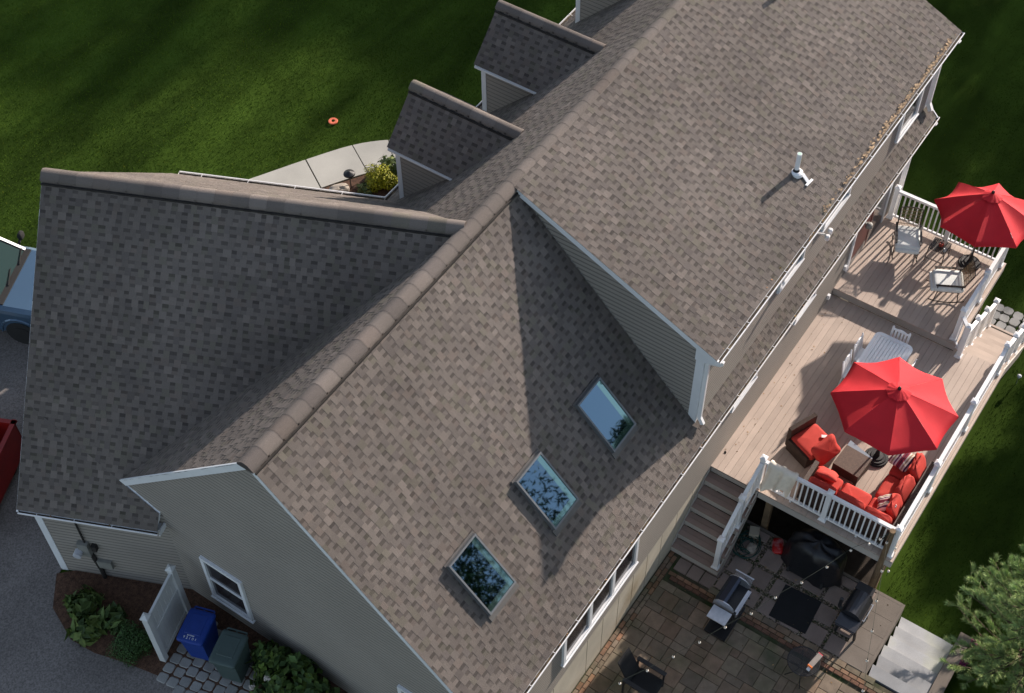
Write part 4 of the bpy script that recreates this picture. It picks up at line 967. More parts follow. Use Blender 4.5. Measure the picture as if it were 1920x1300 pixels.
# towel hanging over the railing
mb=MB(); mb.sm=True; nx_,nz_=16,18; vs=[];rnd=random.Random(3)
for j in range(nz_+1):
    for i in range(nx_+1):
        s=i/nx_; q=j/nz_*1.25; y=-5.36-.66*s-.06*math.sin(q*3); wv=.034*math.sin(s*15+q*2)+.018*math.sin(s*29+q)
        if q<.45: x=9.09+wv*.6; z=zd+.98-(.45-q)*.7
        elif q<.55: a=(q-.45)/.1*math.pi; x=9.0+.085*math.cos(a); z=zd+1.0+.035*math.sin(a)
        else: x=8.93-(q-.55)*.05+wv*1.3*min(1,(q-.5)*3); z=zd+.99-(q-.55)*(1.12+.22*math.sin(s*5+1))
        vs.append((x,y,z))
m=nx_+1; mb.grid(vs,[(j*m+i,j*m+i+1,(j+1)*m+i+1,(j+1)*m+i) for j in range(nz_) for i in range(nx_)])
o=part(mb,'towel',mt['towel']); tag(o,'cream towel draped over the white railing by the patio stairs','towel')
mb=MB(); mb.grid([(0,0,0),(.05,.01,.01),(.07,.05,.02),(.03,.06,.01),(-.01,.04,.0)],[(0,1,2,3,4)]); o=part(mb,'dry_leaf',mt['debris']); o.location=(9.30,-4.30,zd+.006); tag(o,'single brown dry leaf on the deck boards near the wall','leaf')

# ================================================================ PATIO THINGS
# wooden post with string lights
pt=thing('wooden_post','tall weathered wooden post strung with lights at the deck corner','post',(8.86,-8.30,0))
mb=MB(); mb.tube([(.02,.02,0),(0,0,1.2),(-.03,0,2.62)],[.072,.066,.062],10); part(mb,'post_shaft',mt['wood'],pt)
mb=MB(); mb.tube([(0,0,2.2),(.10,-.03,2.25),(.11,-.02,1.95),(.13,0,1.5),(.10,0,1.1)],.012,6); mb.tube([(-.05,.05,2.5),(-.12,.14,2.25),(-.10,.18,2.0)],.012,6); part(mb,'cable_coil',mt['cord'],pt)
L1=[(8.63,-8.15),(8.06,-7.77),(7.44,-7.54),(6.84,-7.28),(6.25,-7.0),(5.67,-6.77),(5.12,-6.49),(4.56,-6.23),(4.01,-5.96),(3.48,-5.69),(2.96,-5.39),(1.0,-4.5)]
L2=[(8.63,-8.30),(7.97,-8.5),(7.3,-8.7),(6.65,-8.91),(6.02,-9.1),(5.41,-9.31),(4.8,-9.5),(2.0,-10.4)]
for L_i,lab in((L1,'string of round bulbs running from the post to the house wall'),(L2,'string of round bulbs running from the post along the patio edge')):
    t=thing('string_lights',lab,'string lights',(L_i[0][0],L_i[0][1],2.5),world=True)
    pts=[(8.83,-8.30,2.58)]+[(x,y,2.52) for x,y in L_i]; mb=MB(); mb.tube(pts,.004,5); part(mb,'cable',mt['cord'],t)
    for x,y in L_i[:-1]:
        mb=MB(); mb.lathe([(.012,.0),(.014,.06),(.008,.065)],8,(x,y,2.455)); sck=part(mb,'socket',mt['blackm'],t)
        mb=MB(); mb.sm=True; mb.lathe([(.004,-.062),(.022,-.05),(.030,-.028),(.024,-.006),(.012,.002)],12,(x,y,2.455)); part(mb,'bulb',mt['bulb'],sck)
t=thing('string_lights','short loop of bulbs hanging down beside the deck corner post','string lights',(8.95,-8.42,1.9),world=True)
mb=MB(); mb.tube([(8.93,-8.33,2.5),(9.0,-8.45,1.9),(8.98,-8.5,1.3),(8.93,-8.5,.8)],.0055,5); part(mb,'cable',mt['cord'],t)
for x,y,z in((9.0,-8.45,1.85),(8.95,-8.5,1.0),(8.5,-8.0,2.3)): mb=MB(); mb.sm=True; mb.lathe([(.004,-.062),(.022,-.05),(.030,-.028),(.024,-.006),(.012,.002)],12,(x,y,z)); part(mb,'bulb',mt['bulb'],t)
# gas grill
t=thing('gas_grill','stainless gas grill with rounded black lid beside the deck stairs','grill',(6.64,-6.0,0))
mb=MB(); mb.box((-.30,-.22,.08),(.30,.22,.68)); part(mb,'cabinet',mt['blackm'],t)
mb=MB(); mb.box((-.36,-.27,.68),(.36,.26,.84)); part(mb,'firebox',mt['blackm'],t)
prof=[(-.20,.84),(-.23,.92),(-.20,1.02),(-.10,1.09),(.04,1.11),(.17,1.07),(.25,.97),(.26,.84)]
def side_prism(mb,prof,x0,x1):
    n=len(prof); mb.grid([(x0,y,z) for y,z in prof]+[(x1,y,z) for y,z in prof],[tuple(range(n-1,-1,-1)),tuple(range(n,2*n))]+[(i,(i+1)%n,n+(i+1)%n,n+i) for i in range(n)])
mb=MB(); side_prism(mb,[(-.02,.86),(-.02,1.09),(.04,1.11),(.17,1.07),(.25,.97),(.26,.84)],-.34,.34); lid=part(mb,'lid',mt['lidblack'] if 'lidblack' in mt else M_('satin_black_lid',(.035,.045,.07),.22,.08,4,metal=.5),t)
for a in(-.36,.34): mb=MB(); side_prism(mb,[(-.26,.80)]+prof+[(.27,.80)],a,a+.02); part(mb,'lid_end',mt['stainless'],t)
mb=MB(); mb.box((-.33,-.30,.70),(.33,-.27,.83)); mb.bar((-.30,-.25,.86),(.30,-.25,.86),.05,.03); part(mb,'control_panel',mt['stainless'],t)
for i in range(3): mb=MB(); mb.tube([(-.2+.2*i,-.30,.76),(-.2+.2*i,-.335,.76)],.025,10); part(mb,'knob',mt['blackm'],t)
mb=MB(); mb.box((-.72,-.22,.86),(-.40,.21,.895)); part(mb,'side_shelf',mt['stainlessp'],t)
mb=MB()
for i in range(12): mb.bar((.50,-.19+.035*i,.62),(.56,-.19+.035*i,.92),.006,.006)
for i in range(8): mb.bar((.50+.0075*i,-.2,.62+.0375*i),(.50+.0075*i,.2,.62+.0375*i),.006,.006)
mb.bar((.56,-.22,.93),(.56,.22,.93),.03,.02); part(mb,'folded_shelf',mt['stainlessp'],t)
mb=MB(); mb.box((-.62,-.26,.03),(.32,.24,.08)); part(mb,'bottom_tray',mt['blackm'],t)
for a,b in((-1,-1),(1,-1),(1,1),(-1,1)): mb=MB(); mb.tube([(a*.27,b*.18-.02,.04),(a*.27,b*.18+.02,.04)],.04,10); part(mb,'wheel',mt['rubber'],t)
# covered grill
t=thing('covered_grill','bulky kettle grill under a crumpled black cover beneath the deck edge','grill',(8.72,-6.98,0))
vs=[];fs=[]; nA,nZ=40,14; rnd=random.Random(8); pq=[rnd.uniform(0,6) for _ in range(6)]
for j in range(nZ+1):
    q=j/nZ
    for i in range(nA):
        a=2*math.pi*i/nA; rx,ry=.36,.60; sh=(1-max(0,q-.62)**2*5.2) if q>.62 else 1; fl=1+.16*(1-q)**2
        fold=1+.055*math.sin(7*a+pq[0]+3*q)+.03*math.sin(13*a+pq[1]-4*q)
        k=(abs(math.cos(a))**2.6+abs(math.sin(a))**2.6)**(-1/2.6)
        z=.04+1.02*min(1,q*1.15)-.08*abs(math.sin(a))*q+.03*math.sin(5*a+9*q)
        vs.append((rx*k*math.cos(a)*sh*fl*fold,ry*k*math.sin(a)*sh*fl*fold,z))
vs.append((0,0,1.12)); T=len(vs)-1
for j in range(nZ):
    for i in range(nA): fs.append((j*nA+i,j*nA+(i+1)%nA,(j+1)*nA+(i+1)%nA,(j+1)*nA+i))
for i in range(nA): fs.append((nZ*nA+i,nZ*nA+(i+1)%nA,T))
mb=MB(); mb.grid(vs,fs); mb.sm=True; part(mb,'cover',mt['cover'],t)
for y in(-.4,.4): mb=MB(); mb.tube([(-.36,y-.03,.09),(-.36,y+.03,.09)],.09,14); part(mb,'wheel',mt['rubber'],t)
# pellet grill
t=thing('pellet_grill','black barrel pellet smoker on legs at the patio corner','grill',(7.92,-8.30,0))
mb=MB(); mb.sm=False; n=20; rad=.24
vs=[(x,rad*math.cos(2*math.pi*i/n),.80+rad*1.05*math.sin(2*math.pi*i/n)) for x in(-.34,.26) for i in range(n)]
mb.grid(vs,[tuple(range(n-1,-1,-1)),tuple(range(n,2*n))]+[(i,(i+1)%n,n+(i+1)%n,n+i) for i in range(n)])
mt['barrel']=M_('glossy_black_barrel',(.05,.052,.06),.28,.1,4,metal=.6); part(mb,'barrel',mt['barrel'],t)
mb=MB(); mb.tube([(-.28,-.27,.84),(.20,-.27,.84)],.012,8); mb.bar((-.26,-.23,.84),(-.26,-.27,.84),.015,.015); mb.bar((.18,-.23,.84),(.18,-.27,.84),.015,.015); part(mb,'handle',mt['stainless'],t)
mb=MB(); mb.box((.27,-.16,.55),(.46,.20,.98)); mb.box((.26,-.17,.98),(.47,.21,1.0)); part(mb,'hopper',mt['blackm'],t)
mb=MB(); mb.box((-.64,-.24,.86),(-.35,.22,.89)); mb.bar((-.66,-.22,.87),(-.66,.20,.87),.02,.02); part(mb,'front_shelf',mt['barrel'],t)
mb=MB(); mb.tube([(-.30,.25,.95),(-.30,.30,1.0),(-.30,.30,1.3)],.04,10); part(mb,'chimney',mt['blackm'],t)
for a,b in((-.30,-.20),(.28,-.20),(-.30,.18),(.28,.18)): mb=MB(); mb.bar((a,b*.8,.66),(a*1.08,b*1.15,.02),.045,.045); part(mb,'leg',mt['blackm'],t)
mb=MB(); mb.box((-.32,-.2,.22),(.3,.18,.24)); part(mb,'bottom_shelf',mt['blackm'],t)
# rubber mat
mb=MB(); mb.prism(rrect(.44,.43,.01),0.005,.014); o=part(mb,'grill_mat',mt['mat']); o.location=(7.58,-7.15,0); o.rotation_euler=(0,0,R(3)); tag(o,'flat black rubber grill mat on the patio slabs','mat')
# round mesh table with carton
t=thing('mesh_table','round black mesh patio table with curled legs','table',(6.22,-7.93,0))
mb=MB(); rr0=.33; st_=.026
for i in range(-12,13):
    c_=i*st_; 
    if abs(c_)<rr0: l=math.sqrt(rr0*rr0-c_*c_); mb.bar((c_,-l,.70),(c_,l,.70),.009,.006); mb.bar((-l,c_,.702),(l,c_,.702),.009,.006)
part(mb,'mesh_top',mt['blackm'],t)
mb=MB(); mb.sm=True; mb.tube([(rr0*math.cos(a*math.pi/16),rr0*math.sin(a*math.pi/16),.70) for a in range(33)],.012,8,cap=False); part(mb,'top_rim',mt['blackm'],t)
for k in range(4):
    a=k*math.pi/2+.5; c_,s_=math.cos(a),math.sin(a); mb=MB(); mb.sm=True; mb.tube([(c_*.26,s_*.26,.69),(c_*.10,s_*.10,.52),(c_*.05,s_*.05,.38),(c_*.12,s_*.12,.2),(c_*.30,s_*.30,.02)],.010,7); part(mb,'leg',mt['blackm'],t)
mb=MB(); mb.box((-.17,-.055,0),(.17,.055,.10)); o=part(mb,'foil_carton',mt['box']); o.location=(6.33,-8.13,.71); o.rotation_euler=(0,0,R(-10)); tag(o,'long grey carton with pink and orange ends on the mesh table','carton')
mb=MB(); mb.box((.171,-.055,0),(.185,.055,.102)); part(mb,'pink_end',mt['pinkred'],o)
mb=MB(); mb.box((-.20,-.055,0),(-.171,.055,.102)); part(mb,'orange_end',mt['orangep'],o)
mb=MB(); mb.box((-.26,-.04,0),(-.201,.03,.05)); part(mb,'torn_flap',mt['whitepl'],o)
# lounge chair, faces -y
t=thing('patio_chair','low black patio lounge chair with slanted back near the foundation','chair',(4.14,-5.25,0))
mb=MB(); mb.bar((0,.06,.34),(0,.42,.97),.44,.03,(0,1,-.4)) if False else mb.grid([(-.22,.10,.34),(.22,.10,.34),(.21,.40,.98),(-.21,.40,.98),(-.22,.13,.33),(.22,.13,.33),(.21,.43,.97),(-.21,.43,.97)],[(0,1,2,3),(7,6,5,4),(0,1,5,4),(1,2,6,5),(2,3,7,6),(3,0,4,7)]); part(mb,'backrest',mt['mat'],t)
mb=MB(); mb.cushion((0,-.18,.36),(.25,.30,.05),e=.25,n=10); part(mb,'seat',mt['mat'],t)
for s in(-1,1):
    mb=MB(); mb.bar((s*.29,.22,.60),(s*.29,-.46,.58),.09,.025); part(mb,'armrest',mt['blackm'],t)
    for y in(.2,-.42): mb=MB(); mb.bar((s*.29,y,0),(s*.29,y,.58),.035,.035); part(mb,'leg',mt['blackm'],t)
mb=MB(); mb.bar((-.29,-.42,.30),(.29,-.42,.30),.03,.05); mb.bar((-.29,.2,.30),(.29,.2,.30),.03,.05); part(mb,'seat_rail',mt['blackm'],t)
# hose, bag, buckets under the deck
mb=MB(); mb.sm=True; rnd=random.Random(2); pts=[]
for i in range(150): a=i*.33; r=.20+.10*math.sin(i*.13)+.03*math.sin(i*.7); pts.append((r*math.cos(a)*1.2+.06*math.sin(i*.05),r*math.sin(a),.02+.012*(i%5)+i*.0004))
mb.tube(pts,.011,6); o=part(mb,'garden_hose',mt['hose']); o.location=(8.38,-5.52,0); tag(o,'tangled thin green garden hose beside the stair foot','hose')
mt['bagred']=M_('red_bag_film',(.45,.012,.012),.4,.1,5,col2=(.45,.45,.48),c2s=4,c2t=.58)
mb=MB(); mb.cushion((0,0,.07),(.20,.13,.07),e=.5,n=10,wr=.12,seed=3); o=part(mb,'charcoal_bag',mt['bagred']); o.location=(8.72,-6.12,0); o.rotation_euler=(0,0,R(25)); tag(o,'crumpled red and white bag lying beside the covered grill','bag')
mb=MB(); mb.box((-.10,-.10,0),(.10,.10,.18),top=1.1); o=part(mb,'tan_planter',mt['palewood']); o.location=(8.72,-5.52,0); o.rotation_euler=(0,0,R(20)); tag(o,'square cream planter under the deck edge','planter')
mb=MB(); mb.cushion((0,0,.06),(.13,.11,.07),e=.6,n=8,wr=.1); o=part(mb,'grey_stone',mt['rockm']); o.location=(8.35,-5.66,0); tag(o,'rounded grey stone inside the hose coil','stone')
# solar light on the lawn, stepping stones
t=thing('solar_light','small solar stake light on the lawn beside the deck','light',(16.5,-8.75,gz(16.5,-8.75)))
mb=MB(); mb.tube([(0,0,0),(0,0,.28)],.010,6); part(mb,'stake',mt['stainless'],t)
mb=MB(); mb.lathe([(.03,.26),(.05,.30),(.055,.34),(.02,.37)],12); part(mb,'lamp_head',mt['stainlessp'],t)
ss=thing('stepping_stone_path','',None,(18.2,-7.8,-.6)); ss['kind']='structure'; OFF[ss.name]=(18.2,-7.8,-.6)
rnd=random.Random(12)
for i in range(3):
    for j in range(5):
        x=18.0+i*.27+rnd.uniform(-.02,.02); y=-7.45-j*.27+rnd.uniform(-.02,.02); pts=[(x+a*rnd.uniform(.9,1.08),y+b*rnd.uniform(.9,1.08)) for a,b in((.12,.07),(.07,.12),(-.07,.12),(-.12,.07),(-.12,-.07),(-.07,-.12),(.07,-.12),(.12,-.07))]
        mb=MB(); mb.prism(pts,-.66,-.55+rnd.uniform(0,.02)); part(mb,'paving_stone',mt['stone'],ss)
rnd=random.Random(55); mb=MB()
for i in range(150):
    r_=rnd.random()
    if r_<.45: x,y,z=rnd.uniform(3,6.9),rnd.uniform(-10.2,-4.3),.004
    elif r_<.7: x,y,z=rnd.uniform(7.1,8.9),rnd.uniform(-9,-5.4),.012
    else: x=rnd.uniform(9.2,14.6); y=-WALL-.05-abs(rnd.gauss(0,.25)); z=zd+.004
    s_=rnd.uniform(.012,.028); th=rnd.uniform(0,6); e1=V((math.cos(th)*s_,math.sin(th)*s_,rnd.uniform(0,.008))); e2=V((-math.sin(th)*s_*.6,math.cos(th)*s_*.6,rnd.uniform(0,.008))); k=rnd.uniform(.4,1.3); q=V((x,y,z))
    mb.face([q-e1,q-e2,q+e1,q+e2],(k,k*.9,k*.8))
part(mb,'fallen_leaves',mt['debris'],None,'stuff')
# ================================================================ GARAGE SIDE THINGS
def cart(name,label,loc,rz,mat,blue):
    t=thing(name,label,'trash cart',loc,rz)        # front at +x, hinge at -x
    mb=MB(); 
    P=[(-.24,-.20,.06),(.22,-.20,.06),(.22,.20,.06),(-.24,.20,.06),(-.30,-.25,.98),(.31,-.25,.98),(.31,.25,.98),(-.30,.25,.98)]
    mb.grid(P,[(3,2,1,0),(4,5,6,7),(0,1,5,4),(1,2,6,5),(2,3,7,6),(3,0,4,7)]); part(mb,'body',mt[mat],t)
    mb=MB(); mb.cushion((.01,0,1.0),(.36,.275,.055),e=.18,n=12); l=part(mb,'lid',mt[mat],t)
    mb=MB(); mb.box((-.24,-.17,1.045),(.20,.17,1.062),top=.93); part(mb,'lid_panel',mt[mat],l)
    mb=MB(); mb.bar((-.40,-.2,.98),(-.40,.2,.98),.03,.03); mb.bar((-.40,-.2,.98),(-.3,-.2,.96),.03,.03); mb.bar((-.40,.2,.98),(-.3,.2,.96),.03,.03); mb.bar((-.40,0,.98),(-.3,0,.96),.03,.03); part(mb,'handle',mt[mat],t)
    for s in(-1,1): mb=MB(); mb.sm=False; mb.tube([(-.27,s*.23,.13),(-.27,s*.29,.13)],.13,18); w_=part(mb,'wheel',mt['rubber'],t); mb=MB(); mb.tube([(-.27,s*.29,.13),(-.27,s*.295,.13)],.06,12); part(mb,'hub',mt['metergrey'],w_)
    return t,l
t,l=cart('recycling_cart','bright blue wheeled recycling cart with white lettering next to the fence',(-.88,1.80,ZG+.03),R(198),'bluepl',1)
mt['print']=M_('white_lettering',(.62,.66,.75),.6,0)
def text(s,size,loc,rot,parent,mat,name='lettering',ext=.001):
    c=bpy.data.curves.new(name,'FONT'); c.body=s; c.size=size; c.align_x='CENTER'; c.align_y='CENTER'; c.extrude=ext
    o=bpy.data.objects.new(name+'_tmp',c); COL.objects.link(o); dg=bpy.context.evaluated_depsgraph_get(); me=bpy.data.meshes.new_from_object(o.evaluated_get(dg)); bpy.data.objects.remove(o)
    me.materials.clear(); me.materials.append(mt[mat]); o=bpy.data.objects.new(name,me); COL.objects.link(o); o.parent=parent; o.location=loc; o.rotation_euler=rot; return o
text('9 2 1 0 1',.075,(.285,0,1.062),(0,R(4),R(90)),l,'print')
mb=MB()
for k in range(6): mb.box((.215,-.075+k*.025,1.0625),(.238,-.060+k*.025,1.0640))
part(mb,'worn_print',mt['print'],l,'stuff')
cart('trash_cart','grey green wheeled trash cart beside the gable window',(-.88,.98,ZG+.03),R(197),'greenpl',0)
# cobble pad
cb=thing('cobble_pad','',None,(-1,1.5,ZG)); cb['kind']='structure'; OFF[cb.name]=(-1,1.5,ZG)
rnd=random.Random(4); a=R(8); ca,sa=math.cos(a),math.sin(a)
for i in range(7):
    for j in range(8):
        w,h=.225,.235; x=i*w+rnd.uniform(-.008,.008)-(.0 if j%2 else .06); y=-j*h+rnd.uniform(-.008,.008); X_=-1.72+x*ca+y*sa*.6; Y_=2.12-x*sa*.0+y*ca+.03*i
        if X_>-.08: continue
        pts=[]
        for sx_,sy_ in((1,1),(-1,1),(-1,-1),(1,-1)):
            cx_,cy_=.103*rnd.uniform(.93,1.04),.108*rnd.uniform(.93,1.04); ch=.03
            two=[(cx_,cy_-ch),(cx_-ch,cy_)] if sx_*sy_>0 else [(cx_-ch,cy_),(cx_,cy_-ch)]
            for px_,py_ in two: q_=R(12); X2,Y2=px_*sx_,py_*sy_; pts.append((X_+X2*math.cos(q_)-Y2*math.sin(q_),Y_+X2*math.sin(q_)+Y2*math.cos(q_)))
        mb=MB(); z=ZG+.03+rnd.uniform(-.006,.008); mb.prism(pts,ZG-.03,z-.012); c=(sum(p[0] for p in pts)/8,sum(p[1] for p in pts)/8); mb.grid([(p[0],p[1],z-.012) for p in pts]+[(c[0]+(p[0]-c[0])*.86,c[1]+(p[1]-c[1])*.86,z) for p in pts],[(k,(k+1)%8,8+(k+1)%8,8+k) for k in range(8)]+[tuple(range(8,16))]); part(mb,'cobble',mt['stone'],cb)
# vinyl screen fence
t=thing('privacy_fence','short white vinyl privacy fence panel hiding the trash carts','fence',(-.95,2.5,ZG),world=True)
pa,pb=V((-1.47,2.36,ZG)),V((-.44,2.68,ZG)); d=(pb-pa).normalized(); nrm=V((d.y,-d.x,0)); mt['vinyl']=M_('white_vinyl_fence',(.55,.57,.57),.5,.05,2)
for p_ in(pa,pb):
    mb=MB(); mb.bar(p_,p_+V((0,0,1.75)),.125,.125,d); q=part(mb,'fence_post',mt['vinyl'],t); mb=MB(); M=Matrix.Translation(p_+V((0,0,1.75)))@Matrix.Rotation(ang(d),4,'Z'); mb.box((-.08,-.08,0),(.08,.08,.03),M); mb.box((-.08,-.08,.03),(.08,.08,.09),M,top=.1); part(mb,'post_cap',mt['vinyl'],q)
for z in(.12,1.05,1.62): mb=MB(); mb.bar(pa+d*.06+V((0,0,z)),pb-d*.06+V((0,0,z)),.05,.11 if z!=1.05 else .05); part(mb,'fence_rail',mt['vinyl'],t)
n_=7
for i in range(n_): q=pa+d*(.07+(((pb-pa).length-.14)*(i+.5)/n_)); w=((pb-pa).length-.14)/n_-.006; mb=MB(); mb.bar(q+V((0,0,.15)),q+V((0,0,1.05)),w,.022,nrm); mb.bar(q+V((0,0,1.06)),q+V((0,0,1.60)),w*.96,.016,nrm); part(mb,'fence_board',mt['vinyl'],t)
# pickup truck (local +x forward)
tk=thing('pickup_truck','light blue pickup truck parked in front of the garage, mostly out of frame','pickup truck',gpt(-4.6,2.12,ZG+.014),ang(gU))
def sect(mb,secs):
    n=len(secs[0]); vs=[p for s_ in secs for p in s_]; fs=[tuple(range(n-1,-1,-1)),tuple(range((len(secs)-1)*n,len(secs)*n))]
    for i in range(len(secs)-1):
        for k in range(n): k2=(k+1)%n; fs.append((i*n+k,i*n+k2,(i+1)*n+k2,(i+1)*n+k))
    mb.grid(vs,fs)
def ring(x,hw,z0,z1,cw,r=.08,tw=None):
    tw=cw
    return [(x,-hw,z0),(x,hw,z0),(x,hw,z1-r*1.6),(x,hw-.03,z1-r*.6),(x,tw,z1),(x,-tw,z1),(x,-hw+.03,z1-r*.6),(x,-hw,z1-r*1.6)]
mb=MB(); sect(mb,[ring(2.62,.80,.55,.92,.70),ring(2.50,.93,.42,1.03,.80),ring(1.9,.98,.42,1.12,.84),ring(1.28,.99,.42,1.18,.86),ring(-.9,.99,.42,1.20,.90),ring(-2.7,.98,.48,1.18,.92),ring(-2.78,.96,.5,1.15,.9)]); part(mb,'body',mt['truck'],tk)
mb=MB(); sect(mb,[[(1.20,-.86,1.15),(1.20,.86,1.15),(1.18,.86,1.17),(1.18,-.86,1.17)],[(.45,-.72,1.15),(.45,.72,1.15),(.45,.70,1.76),(.45,-.70,1.76)],[(-.75,-.72,1.15),(-.75,.72,1.15),(-.75,.70,1.78),(-.75,-.70,1.78)],[(-1.05,-.80,1.15),(-1.05,.80,1.15),(-1.05,.74,1.2),(-1.05,-.74,1.2)]]); part(mb,'cab',mt['truck'],tk)
mb=MB(); mb.grid([(1.20,-.80,1.20),(1.20,.80,1.20),(.52,.66,1.76),(.52,-.66,1.76),(1.23,-.80,1.20),(1.23,.80,1.20),(.55,.66,1.77),(.55,-.66,1.77)],[(4,5,6,7),(0,1,5,4),(1,2,6,5),(2,3,7,6),(3,0,4,7)]); part(mb,'windshield',mt['tintglass'],tk)
mb=MB(); mb.bar((1.235,-.82,1.19),(.555,-.68,1.775),.07,.05); mb.bar((1.235,.82,1.19),(.555,.68,1.775),.07,.05); mb.bar((.53,-.68,1.772),(.53,.68,1.772),.05,.02); part(mb,'windshield_frame',mt['frame_grey'],tk)
mb=MB(); mb.bar((1.30,-.84,1.185),(1.30,.84,1.185),.16,.03); part(mb,'cowl',mt['rubber'],tk)
for y in(-.3,.35): mb=MB(); mb.bar((1.30,y,1.21),(1.18,y+.45,1.27),.02,.02); part(mb,'wiper',mt['rubber'],tk)
for s in(-1,1):
    mb=MB(); mb.cushion((1.05,s*1.12,1.32),(.06,.10,.10),e=.5,n=8); mb.bar((1.05,s*.92,1.22),(1.05,s*1.08,1.28),.05,.04); part(mb,'side_mirror',mt['rubber'],tk)
    mb=MB(); mb.grid([(.40,s*.735,1.25),(-.7,s*.735,1.25),(-.7,s*.712,1.70),(.40,s*.712,1.70)],[(0,1,2,3)]); part(mb,'side_window',mt['tintglass'],tk)
    for x in(1.68,-1.9):
        mb=MB(); mb.tube([(x,s*.72,.38),(x,s*.995,.38)],.38,24); w_=part(mb,'wheel',mt['rubber'],tk); mb=MB(); mb.tube([(x,s*.995,.38),(x,s*1.005,.38)],.21,18); part(mb,'rim',mt['rubber'],w_)
        mb=MB(); mb.tube([(x+.47*math.cos(q*math.pi/10),s*.985,.40+.47*math.sin(q*math.pi/10)) for q in range(11)],.035,6); part(mb,'wheel_arch',mt['truck'],tk)
    mb=MB(); mb.box((2.45,s*.72-.14,.72),(2.60,s*.72+.14,.90)); part(mb,'headlight',mt['jar'],tk)
mb=MB(); mb.box((2.55,-.92,.42),(2.72,.92,.62)); part(mb,'bumper',mt['stainless'],tk)
mb=MB(); mb.face([(1.26,-.97,1.13),(2.4,-.955,1.02),(2.4,-.95,1.05),(1.26,-.965,1.16)]); 
# red dumpster
cD=V((.53,8.16)); t=thing('red_dumpster','dark red open metal trailer box on the driveway, cut by the picture edge','dumpster',(cD.x-1.10,cD.y+.33,ZG+.014),ang(V((.914,.405))))
Lx,Wy,hh=2.2,1.3,1.15
mt['redint']=mt['redmetal']
for a,b,nm in(((-Lx+.85,-.75,.25),(.85,-.71,hh),'side_panel'),((-Lx+.85,Wy-.79,.25),(.85,Wy-.75,hh),'side_panel'),((.81,-.75,.25),(.85,Wy-.75,hh),'end_panel'),((-Lx+.85,-.75,.25),(-Lx+.89,Wy-.75,hh),'end_panel'),((-Lx+.85,-.75,.22),(.85,Wy-.75,.27),'floor_panel')):
    mb=MB(); mb.box(a,b); part(mb,nm,mt['redmetal'],t)
mb=MB(); mb.bar((-Lx+.8,-.73,hh),(.90,-.73,hh),.10,.06); mb.bar((.83,-.78,hh),(.83,Wy-.7,hh),.10,.06); mb.bar((-Lx+.8,Wy-.77,hh),(.9,Wy-.77,hh),.10,.06); part(mb,'top_rim',mt['redmetal'],t)
for x in(-1.0,.3):
    for y in(-.6,.4): mb=MB(); mb.tube([(x,y-.06,.14),(x,y+.06,.14)],.14,14); part(mb,'wheel',mt['rubber'],t)
# frisbee ring
mb=MB(); n=28; prof=[(.045,.012),(.06,.02),(.115,.02),(.128,.0)]; vs=[];fs=[]
for r,z in prof:
    for k in range(n): a=2*math.pi*k/n; vs.append((r*math.cos(a),r*math.sin(a),z+.05))
for i in range(3):
    for k in range(n): fs.append((i*n+k,i*n+(k+1)%n,(i+1)*n+(k+1)%n,(i+1)*n+k))
mb.grid(vs,fs); o=part(mb,'flying_ring',mt['orange']); o.location=(12.36,9.17,ZG-.02); tag(o,'orange flying ring lying on the front lawn','toy')
# garden rock, path light
mb=MB(); mb.cushion((0,0,.10),(.27,.17,.13),e=.75,n=12,wr=.12,seed=5); o=part(mb,'garden_rock',mt['rockm']); o.location=(10.42,7.42,ZG); o.rotation_euler=(0,0,R(-35)); tag(o,'rounded tan garden rock at the walkway edge','rock')
t=thing('path_light','black mushroom path light in the mulch bed by the walkway','light',(10.72,7.28,ZG))
mb=MB(); mb.tube([(0,0,0),(0,0,.52)],.014,8); part(mb,'stem',mt['blackm'],t)
mb=MB(); mb.lathe([(.15,.50),(.14,.53),(.06,.57),(.02,.59)],18); part(mb,'cap',mt['blackm'],t)

# ================================================================ PLANTS
def leafcloud(name,mat,parent,cent,rad,n,size,cols,seed,asp=.55,up=.3,shell=.55,zmin=None):
    r=np.random.RandomState(seed); d=r.normal(size=(n,3)); d/=np.linalg.norm(d,axis=1)[:,None]
    rr=(shell+(1-shell)*r.rand(n))[:,None]; lump=1+.18*np.sin(d[:,0:1]*5+seed)+.14*np.sin(d[:,1:2]*7+seed*2)+.10*np.sin(d[:,2:3]*9)
    p=np.array(cent)+d*rr*lump*np.array(rad)
    if zmin is not None: p[:,2]=np.maximum(p[:,2],zmin)
    nn=d+r.normal(size=(n,3))*.55+np.array([0,0,up]); nn/=np.linalg.norm(nn,axis=1)[:,None]
    a=np.cross(nn,r.normal(size=(n,3))); a/=np.linalg.norm(a,axis=1)[:,None]; b=np.cross(nn,a)
    s=size*r.uniform(.6,1.3,n)[:,None]
    q=np.stack([p-a*s,p-b*s*asp+nn*s*.12,p+a*s, p-a*s,p+a*s,p+b*s*asp+nn*s*.12],1).reshape(-1,3)
    cc=np.array(cols)[r.randint(0,len(cols),n)]*r.uniform(.75,1.25,n)[:,None]; cc=np.concatenate([cc,np.ones((n,1))],1)
    return numpy_tris(name,q,np.repeat(cc,6,0),mt[mat],parent)
